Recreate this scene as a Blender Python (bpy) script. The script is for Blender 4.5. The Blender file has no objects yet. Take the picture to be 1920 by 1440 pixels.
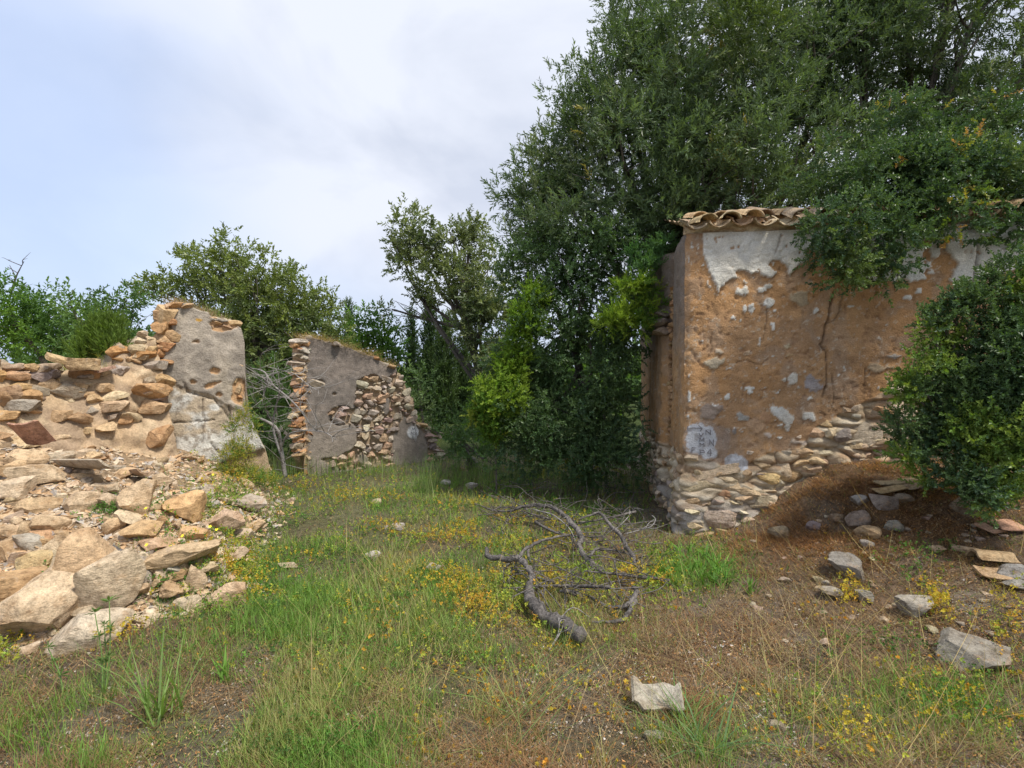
import bpy, math, random
import numpy as np
from mathutils import Vector, Matrix

rng = np.random.default_rng(11)
random.seed(11)
R = math.radians
sc = bpy.context.scene
col = sc.collection

# ------------------------------------------------------------------ camera
CAM_H, PITCH, F = 1.6, 1.72, 1000.0          # focal length in pixels of a 1920 px wide picture
cam_d = bpy.data.cameras.new("camera"); cam = bpy.data.objects.new("camera", cam_d); col.objects.link(cam)
cam.location = (0, 0, CAM_H); cam.rotation_euler = (R(90 - PITCH), 0, 0)
cam_d.sensor_width = 36; cam_d.lens = 36 * F / 1920; cam_d.clip_start = 0.05; cam_d.clip_end = 2000
sc.camera = cam

# ------------------------------------------------------------------ sky, sun, exposure
SUN_EL, SUN_AZ = 60.0, 128.0                   # azimuth: degrees from +Y (view direction) towards +X
world = bpy.data.worlds.new("World"); sc.world = world; world.use_nodes = True
nt = world.node_tree; N = nt.nodes; L = nt.links
for n in list(N): N.remove(n)
wout = N.new("ShaderNodeOutputWorld"); bg = N.new("ShaderNodeBackground"); bg.inputs[1].default_value = 0.13
sky = N.new("ShaderNodeTexSky"); sky.sky_type = 'NISHITA'; sky.sun_disc = False
sky.sun_elevation = R(SUN_EL); sky.sun_rotation = R(SUN_AZ); sky.air_density = 1.0; sky.dust_density = 2.0
tc = N.new("ShaderNodeTexCoord")
mp = N.new("ShaderNodeMapping"); mp.inputs['Scale'].default_value = (1.0, 1.0, 1.7); mp.inputs['Rotation'].default_value = (R(10), R(30), R(20))
mp.inputs['Location'].default_value = (0.3, 0.15, 0.0)
L.new(tc.outputs['Generated'], mp.inputs[0])
n1 = N.new("ShaderNodeTexNoise"); n1.inputs['Scale'].default_value = 1.25; n1.inputs['Detail'].default_value = 7; n1.inputs['Roughness'].default_value = 0.42; n1.inputs['Distortion'].default_value = 0.25
L.new(mp.outputs[0], n1.inputs['Vector'])
# cloud veil grows thicker with height
sep = N.new("ShaderNodeSeparateXYZ"); L.new(tc.outputs['Generated'], sep.inputs[0])
hgt = N.new("ShaderNodeMapRange"); hgt.inputs['From Min'].default_value = 0.05; hgt.inputs['From Max'].default_value = 0.55
hgt.inputs['To Min'].default_value = -0.22; hgt.inputs['To Max'].default_value = 0.10
L.new(sep.outputs['Z'], hgt.inputs['Value'])
addh = N.new("ShaderNodeMath"); addh.operation = 'ADD'; L.new(n1.outputs['Fac'], addh.inputs[0]); L.new(hgt.outputs[0], addh.inputs[1])
azr = N.new("ShaderNodeMapRange"); azr.inputs['From Min'].default_value = -0.6; azr.inputs['From Max'].default_value = 0.25
azr.inputs['To Min'].default_value = -0.02; azr.inputs['To Max'].default_value = 0.16
L.new(sep.outputs['X'], azr.inputs['Value'])
addx = N.new("ShaderNodeMath"); addx.operation = 'ADD'; L.new(addh.outputs[0], addx.inputs[0]); L.new(azr.outputs[0], addx.inputs[1])
cr = N.new("ShaderNodeValToRGB"); cr.color_ramp.interpolation = 'EASE'
cr.color_ramp.elements[0].position = 0.36; cr.color_ramp.elements[0].color = (0.34, 0.34, 0.34, 1)
cr.color_ramp.elements[1].position = 0.66; cr.color_ramp.elements[1].color = (1, 1, 1, 1)
L.new(addx.outputs[0], cr.inputs[0])
# colour of the cloud itself: grey-blue undersides, bright where thin
n2 = N.new("ShaderNodeTexNoise"); n2.inputs['Scale'].default_value = 2.6; n2.inputs['Detail'].default_value = 6; n2.inputs['Distortion'].default_value = 0.3
L.new(mp.outputs[0], n2.inputs['Vector'])
cc = N.new("ShaderNodeValToRGB")
cc.color_ramp.elements[0].position = 0.40; cc.color_ramp.elements[0].color = (0.59, 0.64, 0.76, 1)
cc.color_ramp.elements[1].position = 0.58; cc.color_ramp.elements[1].color = (0.76, 0.80, 0.90, 1)
L.new(n2.outputs['Fac'], cc.inputs[0])
ccs = N.new("ShaderNodeVectorMath"); ccs.operation = 'SCALE'; ccs.inputs['Scale'].default_value = 4.15; L.new(cc.outputs[0], ccs.inputs[0])
skm = N.new("ShaderNodeMixRGB"); skm.blend_type = 'MIX'; skm.inputs[0].default_value = 0.75
skm.inputs[2].default_value = (2.0, 2.5, 3.65, 1)
L.new(sky.outputs[0], skm.inputs[1])
mx = N.new("ShaderNodeMixRGB"); L.new(cr.outputs[0], mx.inputs[0]); L.new(skm.outputs[0], mx.inputs[1]); L.new(ccs.outputs[0], mx.inputs[2])
L.new(mx.outputs[0], bg.inputs[0]); L.new(bg.outputs[0], wout.inputs[0])

sd = bpy.data.lights.new("sun", 'SUN'); sd.energy = 2.2; sd.angle = R(9); sd.color = (1.0, 0.94, 0.84)
so = bpy.data.objects.new("sun", sd); col.objects.link(so); so.location = (5, 5, 20)
_d = Vector((math.sin(R(SUN_AZ)) * math.cos(R(SUN_EL)), math.cos(R(SUN_AZ)) * math.cos(R(SUN_EL)), math.sin(R(SUN_EL))))
so.rotation_euler = _d.to_track_quat('Z', 'Y').to_euler()
sc.view_settings.view_transform = 'Standard'; sc.view_settings.look = 'None'
sc.view_settings.exposure = 1.10; sc.view_settings.gamma = 1.0; sc.view_settings.use_curve_mapping = False
try:
    sc.cycles.max_bounces = 6; sc.cycles.diffuse_bounces = 3; sc.cycles.transmission_bounces = 4; sc.cycles.transparent_max_bounces = 4
except Exception: pass

# ------------------------------------------------------------------ maths helpers
cp, sp_ = math.cos(R(PITCH)), math.sin(R(PITCH))
def ray(px, py):
    a = (px - 960) / F; b = (720 - py) / F
    return np.array([a, cp + b * sp_, -sp_ + b * cp])
def at(px, py, Y):
    d = ray(px, py); k = Y / d[1]
    return np.array([d[0] * k, Y, CAM_H + d[2] * k])
def proj(P):
    x, y, z = P[..., 0], P[..., 1], P[..., 2] - CAM_H
    w = np.maximum(y * cp - z * sp_, 1e-3)
    return 960 + F * x / w, 720 - F * (y * sp_ + z * cp) / w

def _h(ix, iy, iz):
    n = (ix.astype(np.int64) * 374761393 + iy.astype(np.int64) * 668265263 + iz.astype(np.int64) * 2147483647 // 7) & 0xFFFFFFFF
    n = ((n ^ (n >> 13)) * 1274126177) & 0xFFFFFFFF
    n = ((n ^ (n >> 16)) * 2246822519) & 0xFFFFFFFF
    return ((n ^ (n >> 15)) & 0xFFFFFF) / float(0xFFFFFF)
def vnoise(x, y, z=0.0):
    if np.ndim(z) == 0:
        x, y = np.broadcast_arrays(np.asarray(x, float), np.asarray(y, float)); ix, iy = np.floor(x), np.floor(y); fx, fy = x - ix, y - iy; zz = float(math.floor(z * 7.3))
        fx = fx * fx * (3 - 2 * fx); fy = fy * fy * (3 - 2 * fy); zi = np.full(x.shape, zz)
        a, b, c, d = _h(ix, iy, zi), _h(ix + 1, iy, zi), _h(ix, iy + 1, zi), _h(ix + 1, iy + 1, zi)
        a = a + (b - a) * fx; c = c + (d - c) * fx; return a + (c - a) * fy
    x, y, z = np.broadcast_arrays(np.asarray(x, float), np.asarray(y, float), np.asarray(z, float))
    ix, iy, iz = np.floor(x), np.floor(y), np.floor(z)
    fx, fy, fz = x - ix, y - iy, z - iz
    fx = fx * fx * (3 - 2 * fx); fy = fy * fy * (3 - 2 * fy); fz = fz * fz * (3 - 2 * fz)
    r = 0
    for a in (0, 1):
        for b in (0, 1):
            for c in (0, 1):
                w = (fx if a else 1 - fx) * (fy if b else 1 - fy) * (fz if c else 1 - fz)
                r = r + w * _h(ix + a, iy + b, iz + c)
    return r
def fbm(x, y, z=0.0, o=4, g=0.5):
    r, a, t, s = 0, 1.0, 0, 1.0
    x = np.asarray(x, float); y = np.asarray(y, float)
    for i in range(o):
        r = r + a * vnoise(x * s + 17.3 * i, y * s - 9.1 * i, z * s + 4.7 * i); t += a; a *= g; s *= 2.03
    return r / t
def sm(a, b, x):
    t = np.clip((np.asarray(x, float) - a) / (b - a), 0, 1); return t * t * (3 - 2 * t)
def cell(x, y, seed=0):
    """worley: distance to nearest and second nearest, id hash"""
    x, y = np.broadcast_arrays(np.asarray(x, float), np.asarray(y, float))
    ix, iy = np.floor(x), np.floor(y)
    d1 = np.full(x.shape, 9.0); d2 = np.full(x.shape, 9.0); idh = np.zeros(x.shape)
    for a in (-1, 0, 1):
        for b in (-1, 0, 1):
            cx, cy = ix + a, iy + b
            qx = cx + _h(cx, cy, cx * 0 + seed + 1); qy = cy + _h(cx, cy, cx * 0 + seed + 2)
            d = np.hypot(qx - x, qy - y); hh = _h(cx, cy, cx * 0 + seed + 3)
            c1 = d < d1
            d2 = np.where(c1, d1, np.minimum(d2, d)); idh = np.where(c1, hh, idh); d1 = np.where(c1, d, d1)
    return d1, d2, idh
def segdist(x, y, pts):
    d = np.full(np.shape(x), 9.0)
    for (ax, ay), (bx, by) in zip(pts[:-1], pts[1:]):
        vx, vy = bx - ax, by - ay; l = max(vx * vx + vy * vy, 1e-9)
        t = np.clip(((x - ax) * vx + (y - ay) * vy) / l, 0, 1)
        d = np.minimum(d, np.hypot(x - ax - t * vx, y - ay - t * vy))
    return d
def lerp(a, b, t): return a + (b - a) * t

# ------------------------------------------------------------------ the lie of the land
C0 = np.array([1.66, 5.20]); UU = np.array([0.990, -0.138]); NN = np.array([-0.138, -0.990])   # right building: corner, along front, outwards
def H(x, y):
    x = np.asarray(x, float); y = np.asarray(y, float)
    h = 0.10 * (fbm(x * .6, y * .6, 3) - .5) + 0.035 * (fbm(x * 3, y * 3, 5, 3) - .5)
    xb = np.interp(y, [2.0, 2.9, 3.64, 5.1, 6.1, 8, 10, 14], [-1.9, -1.9, -1.85, -2.35, -2.6, -3.5, -5, -9])
    xb = xb + 0.25 * (fbm(y * 1.3, x * 0, 8, 2) - .5)
    yf = 3.60 + (x + 1.86) * 0.62
    d = np.minimum(xb - x, (y - yf) * 0.9)
    dd = np.maximum(d, 0)
    heap = 1.15 * (1 - np.exp(-dd * 0.55)) + 0.10 * sm(0, .25, d)
    heap = heap * (1 + 0.18 * (fbm(x * 2.2, y * 2.2, 1) - .5)) + sm(0, .3, d) * 0.07 * (fbm(x * 7, y * 7, 2, 2) - .5)
    h = h + heap
    rx, ry = x - C0[0], y - C0[1]
    s = rx * UU[0] + ry * UU[1]; dn = rx * NN[0] + ry * NN[1]
    m = np.interp(s, [0, .3, .69, 1.08, 1.36, 2.2, 4, 6, 9], [0, .03, .22, .5, .67, .78, .8, .8, .5])
    fl = np.interp(dn, [-9, -.6, 0, .6, 1.2, 1.7, 2.5], [0, 0, 1, .86, .40, .15, 0])
    h = h + m * fl * (1 + .10 * (fbm(x * 3, y * 3, 9) - .5)) + np.minimum(m * fl * 3, 1) * (.10 * (fbm(x * 4.5, y * 4.5, 19, 4) - .5) + .03 * (fbm(x * 14, y * 14, 29, 3) - .5))
    return h
_hx0, _hy0, _hs = -9.0, 1.0, .02
_HT = H(*np.meshgrid(np.arange(_hx0, 7.5, _hs), np.arange(_hy0, 11.0, _hs)))
def HF(x, y):
    """the same ground height, looked up in a table (for the many scattered things)"""
    u = np.clip((np.asarray(x, float) - _hx0) / _hs, 0, _HT.shape[1] - 1.001); v = np.clip((np.asarray(y, float) - _hy0) / _hs, 0, _HT.shape[0] - 1.001)
    i, j = u.astype(int), v.astype(int); a, b = u - i, v - j
    return (_HT[j, i] * (1 - a) + _HT[j, i + 1] * a) * (1 - b) + (_HT[j + 1, i] * (1 - a) + _HT[j + 1, i + 1] * a) * b
def H1(x, y): return float(HF(x, y)) if (-9 < x < 7.4 and 1 < y < 10.9) else float(H(np.array([x]), np.array([y]))[0])
def G(px, py, ymin=1.6, ymax=30):
    d = ray(px, py)
    Y = np.concatenate([np.arange(ymin, 9, .02), np.arange(9, ymax, .2)]); k = Y / d[1]
    X = d[0] * k; Z = CAM_H + d[2] * k; below = Z < np.where(Y < 10.9, HF(X, Y), .05)
    i = int(np.argmax(below)) if below.any() else len(Y) - 1
    return np.array([X[i], Y[i], H1(X[i], Y[i])])

# ------------------------------------------------------------------ materials
def newmat(name):
    m = bpy.data.materials.new(name); m.use_nodes = True
    nt = m.node_tree; b = nt.nodes["Principled BSDF"]
    return m, nt, b
def noise_node(nt, scale, detail=5, rough=.55, vec=None):
    n = nt.nodes.new("ShaderNodeTexNoise"); n.inputs['Scale'].default_value = scale; n.inputs['Detail'].default_value = detail; n.inputs['Roughness'].default_value = rough
    if vec is not None: nt.links.new(vec, n.inputs['Vector'])
    return n
def ramp(nt, fac, stops):
    r = nt.nodes.new("ShaderNodeValToRGB")
    while len(r.color_ramp.elements) < len(stops): r.color_ramp.elements.new(.5)
    for e, (p, c) in zip(r.color_ramp.elements, stops):
        e.position = p; e.color = (c, c, c, 1) if not isinstance(c, tuple) else c + (1,)
    nt.links.new(fac, r.inputs[0]); return r
def mixc(nt, mode, fac, a, b):
    m = nt.nodes.new("ShaderNodeMixRGB"); m.blend_type = mode
    for i, v in ((0, fac), (1, a), (2, b)):
        if hasattr(v, 'links'): nt.links.new(v, m.inputs[i])
        else: m.inputs[i].default_value = v if i == 0 or len(v) == 4 else tuple(v) + (1,)
    return m.outputs[0]
def bump(nt, b, h, strength, dist):
    n = nt.nodes.new("ShaderNodeBump"); n.inputs['Strength'].default_value = strength; n.inputs['Distance'].default_value = dist
    nt.links.new(h, n.inputs['Height']); nt.links.new(n.outputs[0], b.inputs['Normal'])
def mat_attr(name, rough=.95, scales=(9, 60), var=.35, bstr=.6, bdist=.01):
    """base colour from the mesh attribute Col with two sizes of grain"""
    m, nt, b = newmat(name)
    a = nt.nodes.new("ShaderNodeAttribute"); a.attribute_name = "Col"
    g = nt.nodes.new("ShaderNodeNewGeometry")
    n1 = noise_node(nt, scales[0], 6, .6, g.outputs['Position']); n2 = noise_node(nt, scales[1], 5, .65, g.outputs['Position'])
    r1 = ramp(nt, n1.outputs['Fac'], [(.3, 1 - var), (.7, 1 + var * .6)]); r2 = ramp(nt, n2.outputs['Fac'], [(.3, 1 - var), (.7, 1 + var * .7)])
    c = mixc(nt, 'MULTIPLY', 1.0, a.outputs['Color'], r1.outputs[0]); c = mixc(nt, 'MULTIPLY', 1.0, c, r2.outputs[0])
    nt.links.new(c, b.inputs['Base Color']); b.inputs['Roughness'].default_value = rough
    b.inputs['Specular IOR Level'].default_value = .15
    ad = nt.nodes.new("ShaderNodeMath"); ad.operation = 'ADD'; nt.links.new(n1.outputs['Fac'], ad.inputs[0]); nt.links.new(n2.outputs['Fac'], ad.inputs[1])
    bump(nt, b, ad.outputs[0], bstr, bdist)
    return m
def mat_leaf(name, trans=.35, rough=.5, spec=.35):
    m, nt, b = newmat(name)
    a = nt.nodes.new("ShaderNodeAttribute"); a.attribute_name = "Col"
    nt.links.new(a.outputs['Color'], b.inputs['Base Color']); b.inputs['Roughness'].default_value = rough
    b.inputs['Specular IOR Level'].default_value = spec
    t = nt.nodes.new("ShaderNodeBsdfTranslucent")
    c = mixc(nt, 'MULTIPLY', 1.0, a.outputs['Color'], (1.3, 1.35, .5, 1)); nt.links.new(c, t.inputs[0])
    ms = nt.nodes.new("ShaderNodeMixShader"); ms.inputs[0].default_value = trans
    nt.links.new(b.outputs[0], ms.inputs[1]); nt.links.new(t.outputs[0], ms.inputs[2])
    nt.links.new(ms.outputs[0], nt.nodes["Material Output"].inputs[0])
    return m
def mat_stone(name, layered=False):
    """colour comes from each object's own colour, stains and pores from noise in its own space"""
    m, nt, b = newmat(name)
    oi = nt.nodes.new("ShaderNodeObjectInfo"); tcn = nt.nodes.new("ShaderNodeTexCoord"); g = nt.nodes.new("ShaderNodeNewGeometry")
    base = oi.outputs['Color']
    big = noise_node(nt, 7, 5, .6, g.outputs['Position']); med = noise_node(nt, 28, 6, .65, g.outputs['Position']); fine = noise_node(nt, 110, 4, .7, g.outputs['Position'])
    c = mixc(nt, 'MULTIPLY', 1.0, base, ramp(nt, big.outputs['Fac'], [(.3, (.74, .62, .50)), (.5, (1.04, .98, .90)), (.72, (1.30, 1.24, 1.14))]).outputs[0])
    c = mixc(nt, 'MULTIPLY', 1.0, c, ramp(nt, med.outputs['Fac'], [(.28, .55), (.48, .98), (.75, 1.18)]).outputs[0])
    c = mixc(nt, 'MULTIPLY', 1.0, c, ramp(nt, fine.outputs['Fac'], [(.3, .7), (.6, 1.08)]).outputs[0])
    st = noise_node(nt, 11, 4, .6, tcn.outputs['Object'])
    c = mixc(nt, 'MIX', ramp(nt, st.outputs['Fac'], [(.58, 0.), (.70, .45)]).outputs[0], c, (.46, .26, .12, 1))
    st2 = noise_node(nt, 16, 4, .6, g.outputs['Position'])
    c = mixc(nt, 'MIX', ramp(nt, st2.outputs['Fac'], [(.62, 0.), (.74, .35)]).outputs[0], c, (.42, .39, .35, 1))
    nt.links.new(c, b.inputs['Base Color']); b.inputs['Roughness'].default_value = .93; b.inputs['Specular IOR Level'].default_value = .2
    mpn = nt.nodes.new("ShaderNodeMapping"); mpn.inputs['Scale'].default_value = (1, 1, 4.5 if layered else 1.6); nt.links.new(g.outputs['Position'], mpn.inputs[0])
    bn = noise_node(nt, 22, 8, .7, mpn.outputs[0])
    bump(nt, b, bn.outputs['Fac'], .9, .035)
    return m
def mat_wood(name, c1, c2):
    m, nt, b = newmat(name); g = nt.nodes.new("ShaderNodeNewGeometry")
    mpn = nt.nodes.new("ShaderNodeMapping"); mpn.inputs['Scale'].default_value = (1, 1, 1); nt.links.new(g.outputs['Position'], mpn.inputs[0])
    n = noise_node(nt, 45, 6, .7, mpn.outputs[0]); n2 = noise_node(nt, 6, 3, .5, g.outputs['Position'])
    c = mixc(nt, 'MIX', ramp(nt, n.outputs['Fac'], [(.35, 0.), (.65, 1.)]).outputs[0], c1 + (1,), c2 + (1,))
    c = mixc(nt, 'MULTIPLY', 1., c, ramp(nt, n2.outputs['Fac'], [(.35, .65), (.65, 1.2)]).outputs[0])
    nt.links.new(c, b.inputs['Base Color']); b.inputs['Roughness'].default_value = .85
    bump(nt, b, n.outputs['Fac'], .8, .012); return m

M_ground = mat_attr("ground_soil", scales=(22, 150), var=.5, bstr=1.0, bdist=.03)
M_render = mat_attr("lime_render", scales=(7, 75), var=.20, bstr=.9, bdist=.014)
M_oldwall = mat_attr("weathered_wall", scales=(9, 55), var=.26, bstr=.8, bdist=.015)
M_leaf = mat_leaf("leaf", .30, .42, .45)
M_leaf_soft = mat_leaf("soft_leaf", .38, .6, .25)
M_grass = mat_leaf("grass_blade", .35, .55, .25)
M_litter = mat_attr("dry_litter", scales=(20, 80), var=.2, bstr=.2, bdist=.003)
M_stone = mat_stone("stone"); M_stone_l = mat_stone("layered_stone", True)
M_tile = mat_stone("clay_tile")
M_bark = mat_wood("bark", (.065, .055, .045), (.16, .14, .12))
M_dead = mat_wood("dead_wood", (.035, .030, .028), (.20, .18, .165))
M_dead_pale = mat_wood("bleached_wood", (.16, .15, .14), (.42, .39, .37))
def flat(name, c, rough=.8):
    m, nt, b = newmat(name); g = nt.nodes.new("ShaderNodeNewGeometry"); n = noise_node(nt, 60, 4, .6, g.outputs['Position'])
    cc_ = mixc(nt, 'MULTIPLY', 1., c + (1,), ramp(nt, n.outputs['Fac'], [(.3, .7), (.7, 1.5)]).outputs[0])
    nt.links.new(cc_, b.inputs['Base Color']); b.inputs['Roughness'].default_value = rough; return m
M_paint = flat("dark_painted_letters", (.20, .19, .20)); M_petal = flat("yellow_petal", (.85, .72, .03))

# ------------------------------------------------------------------ object helpers
def tag(o, label=None, cat=None, group=None, kind=None):
    if label: o['label'] = label
    if cat: o['category'] = cat
    if group: o['group'] = group
    if kind: o['kind'] = kind
    return o
def link(o, parent=None):
    col.objects.link(o)
    if parent is not None:
        o.parent = parent
    return o
def empty(name, loc, **k):
    e = bpy.data.objects.new(name, None); e.empty_display_size = .2; e.location = tuple(float(v) for v in loc); col.objects.link(e)
    return tag(e, **k)
def npmesh(name, V, Fc, mat, colr=None, smooth=False):
    V = np.ascontiguousarray(V, np.float32); Fc = np.ascontiguousarray(Fc, np.int32); k = Fc.shape[1]
    me = bpy.data.meshes.new(name)
    me.vertices.add(len(V)); me.vertices.foreach_set('co', V.ravel())
    me.loops.add(Fc.size); me.loops.foreach_set('vertex_index', Fc.ravel())
    me.polygons.add(len(Fc)); me.polygons.foreach_set('loop_start', np.arange(0, Fc.size, k, dtype=np.int32))
    try: me.polygons.foreach_set('loop_total', np.full(len(Fc), k, np.int32))
    except Exception: pass
    me.polygons.foreach_set('use_smooth', np.full(len(Fc), smooth, bool))
    me.update(calc_edges=True); me.validate()
    if colr is not None:
        a = me.color_attributes.new("Col", 'FLOAT_COLOR', 'POINT')
        c4 = np.ones((len(V), 4), np.float32); c4[:, :3] = colr; a.data.foreach_set('color', c4.ravel())
    me.materials.append(mat)
    return me
def nobj(name, V, Fc, mat, colr=None, smooth=False, parent=None):
    """vertices are given in world space; a part's are moved into its parent's space"""
    V = np.asarray(V, float)
    if parent is not None: V = V - np.array(parent.location)[None]
    o = bpy.data.objects.new(name, npmesh(name, V, Fc, mat, colr, smooth)); return link(o, parent)
def gridfaces(nr, nc):
    i = np.arange(nr - 1)[:, None] * nc + np.arange(nc - 1)[None]; i = i.ravel()
    return np.stack([i, i + 1, i + nc + 1, i + nc], 1)

# ---- stones
import bmesh
def ico(sub):
    bm = bmesh.new(); bmesh.ops.create_icosphere(bm, subdivisions=sub, radius=1)
    V = np.array([v.co[:] for v in bm.verts]); Fc = np.array([[v.index for v in f.verts] for f in bm.faces]); bm.free(); return V, Fc
ICO = {s: ico(s) for s in (2, 3, 4, 5)}
def rock_shape(seed, sub=3, cuts=9, rough=.05, boxy=.5):
    V, Fc = ICO[sub]; V = V.copy(); r = np.random.default_rng(seed)
    # blend from ball towards box
    inf = np.abs(V).max(1, keepdims=True); V = V * (1 - boxy) + V / inf * boxy * .8
    for i in range(cuts + 4):
        n = r.normal(size=3); n /= np.linalg.norm(n); d = r.uniform(.42, .80)
        e = np.maximum(V @ n - d, 0); V = V - e[:, None] * n
    k = fbm(V[:, 0] * 1.6 + seed, V[:, 1] * 1.6, V[:, 2] * 1.6, 3) - .5
    k2 = fbm(V[:, 0] * 5 + seed, V[:, 1] * 5, V[:, 2] * 5, 3) - .5
    V = V * (1 + (rough * 3.0 * k + rough * 3.0 * k2)[:, None])
    lo, hi = V.min(0), V.max(0)
    return (V - (lo + hi) / 2) / ((hi - lo) / 2), Fc
def rockmesh(name, v, f, mat):
    me = npmesh(name, v, f, mat, None, True)
    try: me.set_sharp_from_angle(angle=R(28))
    except Exception: pass
    return me
ROCKS = []
for i in range(14):
    v, f = rock_shape(100 + i, 3, 10 + i % 4, .05, .5 + .35 * (i % 3) / 2); ROCKS.append(rockmesh("stone", v, f, M_stone))
SLABS = []
for i in range(8):
    v, f = rock_shape(300 + i, 3, 8, .05, .85); SLABS.append(rockmesh("stone", v, f, M_stone_l))
SMALL = []
for i in range(12):
    v, f = rock_shape(500 + i, 2, 8, .04, .6); SMALL.append(rockmesh("stone", v, f, M_stone))
def stone(name, mesh, loc, half, rot, color, parent=None):
    o = bpy.data.objects.new(name, mesh); loc = np.asarray(loc, float)
    if parent is not None: loc = loc - np.array(parent.location)
    o.location = tuple(loc); o.scale = tuple(float(h) for h in half); o.rotation_euler = rot; o.color = tuple(color) + (1,)
    return link(o, parent)
TAN = [(.50, .36, .22), (.55, .40, .25), (.47, .31, .17), (.58, .47, .34), (.52, .43, .33), (.45, .27, .13), (.60, .50, .38), (.42, .35, .28), (.56, .37, .20)]
GREY = [(.34, .32, .30), (.42, .39, .36), (.30, .27, .26), (.46, .42, .37), (.38, .31, .27), (.25, .23, .23)]
def jit(c, a=.08):
    k = 1 + rng.uniform(-a, a); return tuple(float(np.clip(v * k * (1 + rng.uniform(-a / 3, a / 3)), 0, 1)) for v in c)

# ---- tubes for wood
def tube_np(paths, sides=7, wob=.12):
    """paths: list of (pts (n,3), radii (n,)); returns one V,F"""
    Vs, Fs, off = [], [], 0
    for pts, rad in paths:
        pts = np.asarray(pts, float); rad = np.asarray(rad, float); n = len(pts)
        t = np.gradient(pts, axis=0); t /= np.linalg.norm(t, axis=1, keepdims=True) + 1e-9
        ref = np.array([0, 0, 1.]) if abs(t[:, 2]).mean() < .8 else np.array([1., 0, 0])
        a = np.cross(t, ref); a /= np.linalg.norm(a, axis=1, keepdims=True) + 1e-9; b = np.cross(t, a)
        ang = np.linspace(0, 2 * np.pi, sides, endpoint=False)
        ring = a[:, None] * np.cos(ang)[None, :, None] + b[:, None] * np.sin(ang)[None, :, None]
        rr = rad[:, None] * (1 + wob * (rng.random((n, sides)) - .5) * 2)
        V = pts[:, None] + ring * rr[..., None]; V = V.reshape(-1, 3)
        i = np.arange(n - 1)[:, None] * sides; j = np.arange(sides)[None]; k = (j + 1) % sides
        Fq = np.stack([i + j, i + k, i + sides + k, i + sides + j], -1).reshape(-1, 4)
        V = np.vstack([V, pts[0], pts[-1]]); c0, c1 = len(V) - 2, len(V) - 1
        jj = np.arange(sides); kk = (jj + 1) % sides
        cap0 = np.stack([kk, jj, np.full(sides, c0), np.full(sides, c0)], 1); cap1 = np.stack([(n - 1) * sides + jj, (n - 1) * sides + kk, np.full(sides, c1), np.full(sides, c1)], 1)
        Fq = np.vstack([Fq]);
        Vs.append(V); Fs.append((Fq + off, cap0[:, :3] + off, cap1[:, :3] + off)); off += len(V)
    V = np.vstack(Vs)
    T = []
    for q, c0, c1 in Fs:
        T += [q[:, [0, 1, 2]], q[:, [0, 2, 3]], c0, c1]
    return V, np.vstack(T)
def smooth_path(pts, rad, n=None):
    pts = np.asarray(pts, float); rad = np.asarray(rad, float); m = len(pts); n = n or m * 5
    u = np.linspace(0, m - 1, n); out = []
    P = np.vstack([2 * pts[0] - pts[1], pts, 2 * pts[-1] - pts[-2]])
    for q in u:
        i = min(int(q), m - 2); t = q - i; p0, p1, p2, p3 = P[i], P[i + 1], P[i + 2], P[i + 3]
        out.append(.5 * ((2 * p1) + (-p0 + p2) * t + (2 * p0 - 5 * p1 + 4 * p2 - p3) * t * t + (-p0 + 3 * p1 - 3 * p2 + p3) * t ** 3))
    return np.array(out), np.interp(u, np.arange(m), rad)
def tubes(name, paths, mat, parent=None, sides=7, wob=.12):
    V, T = tube_np(paths, sides, wob); return nobj(name, V, T, mat, None, True, parent)

# ---- leaves: sprigs (a twig end with its leaves) placed by the thousand into one crown mesh
def frames(ax):
    ax = ax / (np.linalg.norm(ax, axis=1, keepdims=True) + 1e-9)
    r = rng.normal(size=ax.shape); x = np.cross(ax, r); x /= np.linalg.norm(x, axis=1, keepdims=True) + 1e-9
    y = np.cross(ax, x); return np.stack([x, y, ax], 2)      # columns
def sprig_templates(n, twig, leaf, wid, spread=50, k=6, fold=.25, droop=0):
    T = []
    for _ in range(k):
        vs = []
        for j in range(n):
            f = (j + .5) / n; az = j * 2.4 + rng.uniform(-.5, .5); el = R(spread) * (1 - .45 * f) + rng.uniform(-.25, .25)
            d = np.array([math.sin(el) * math.cos(az), math.sin(el) * math.sin(az), math.cos(el)])
            side = np.cross(d, [0, 0, 1.]); side /= np.linalg.norm(side) + 1e-9; up = np.cross(side, d)
            ll = leaf * rng.uniform(.7, 1.15) * (1 - .3 * f); ww = wid * rng.uniform(.8, 1.15) * .5
            b = np.array([0, 0, twig * f]) + rng.normal(size=3) * .03 * twig
            mid = b + d * ll * .48
            vs += [b, mid + side * ww + up * ww * fold * 2, b + d * ll - up * ll * .08, mid - side * ww + up * ww * fold * 2]
        T.append(vs)
    return np.array(T)                                       # k, 4n, 3
def sprigs(P, ax, tmpl, scale, colr, leafjit=.18):
    """P (N,3), ax (N,3), colr (N,3): returns V, F(tri), C"""
    Nn = len(P); k = rng.integers(0, len(tmpl), Nn); Rm = frames(ax)
    V = np.einsum('nij,nvj->nvi', Rm, tmpl[k] * scale[:, None, None]) + P[:, None]
    nl = tmpl.shape[1] // 4
    C = np.repeat(colr[:, None], nl, 1) * (1 + rng.uniform(-leafjit, leafjit, (Nn, nl, 1)))
    C = np.repeat(C.reshape(-1, 3), 4, 0)
    V = V.reshape(-1, 3); b = np.arange(0, len(V), 4)
    T = np.concatenate([np.stack([b, b + 1, b + 2], 1), np.stack([b, b + 2, b + 3], 1)])
    return V, T, C
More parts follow.
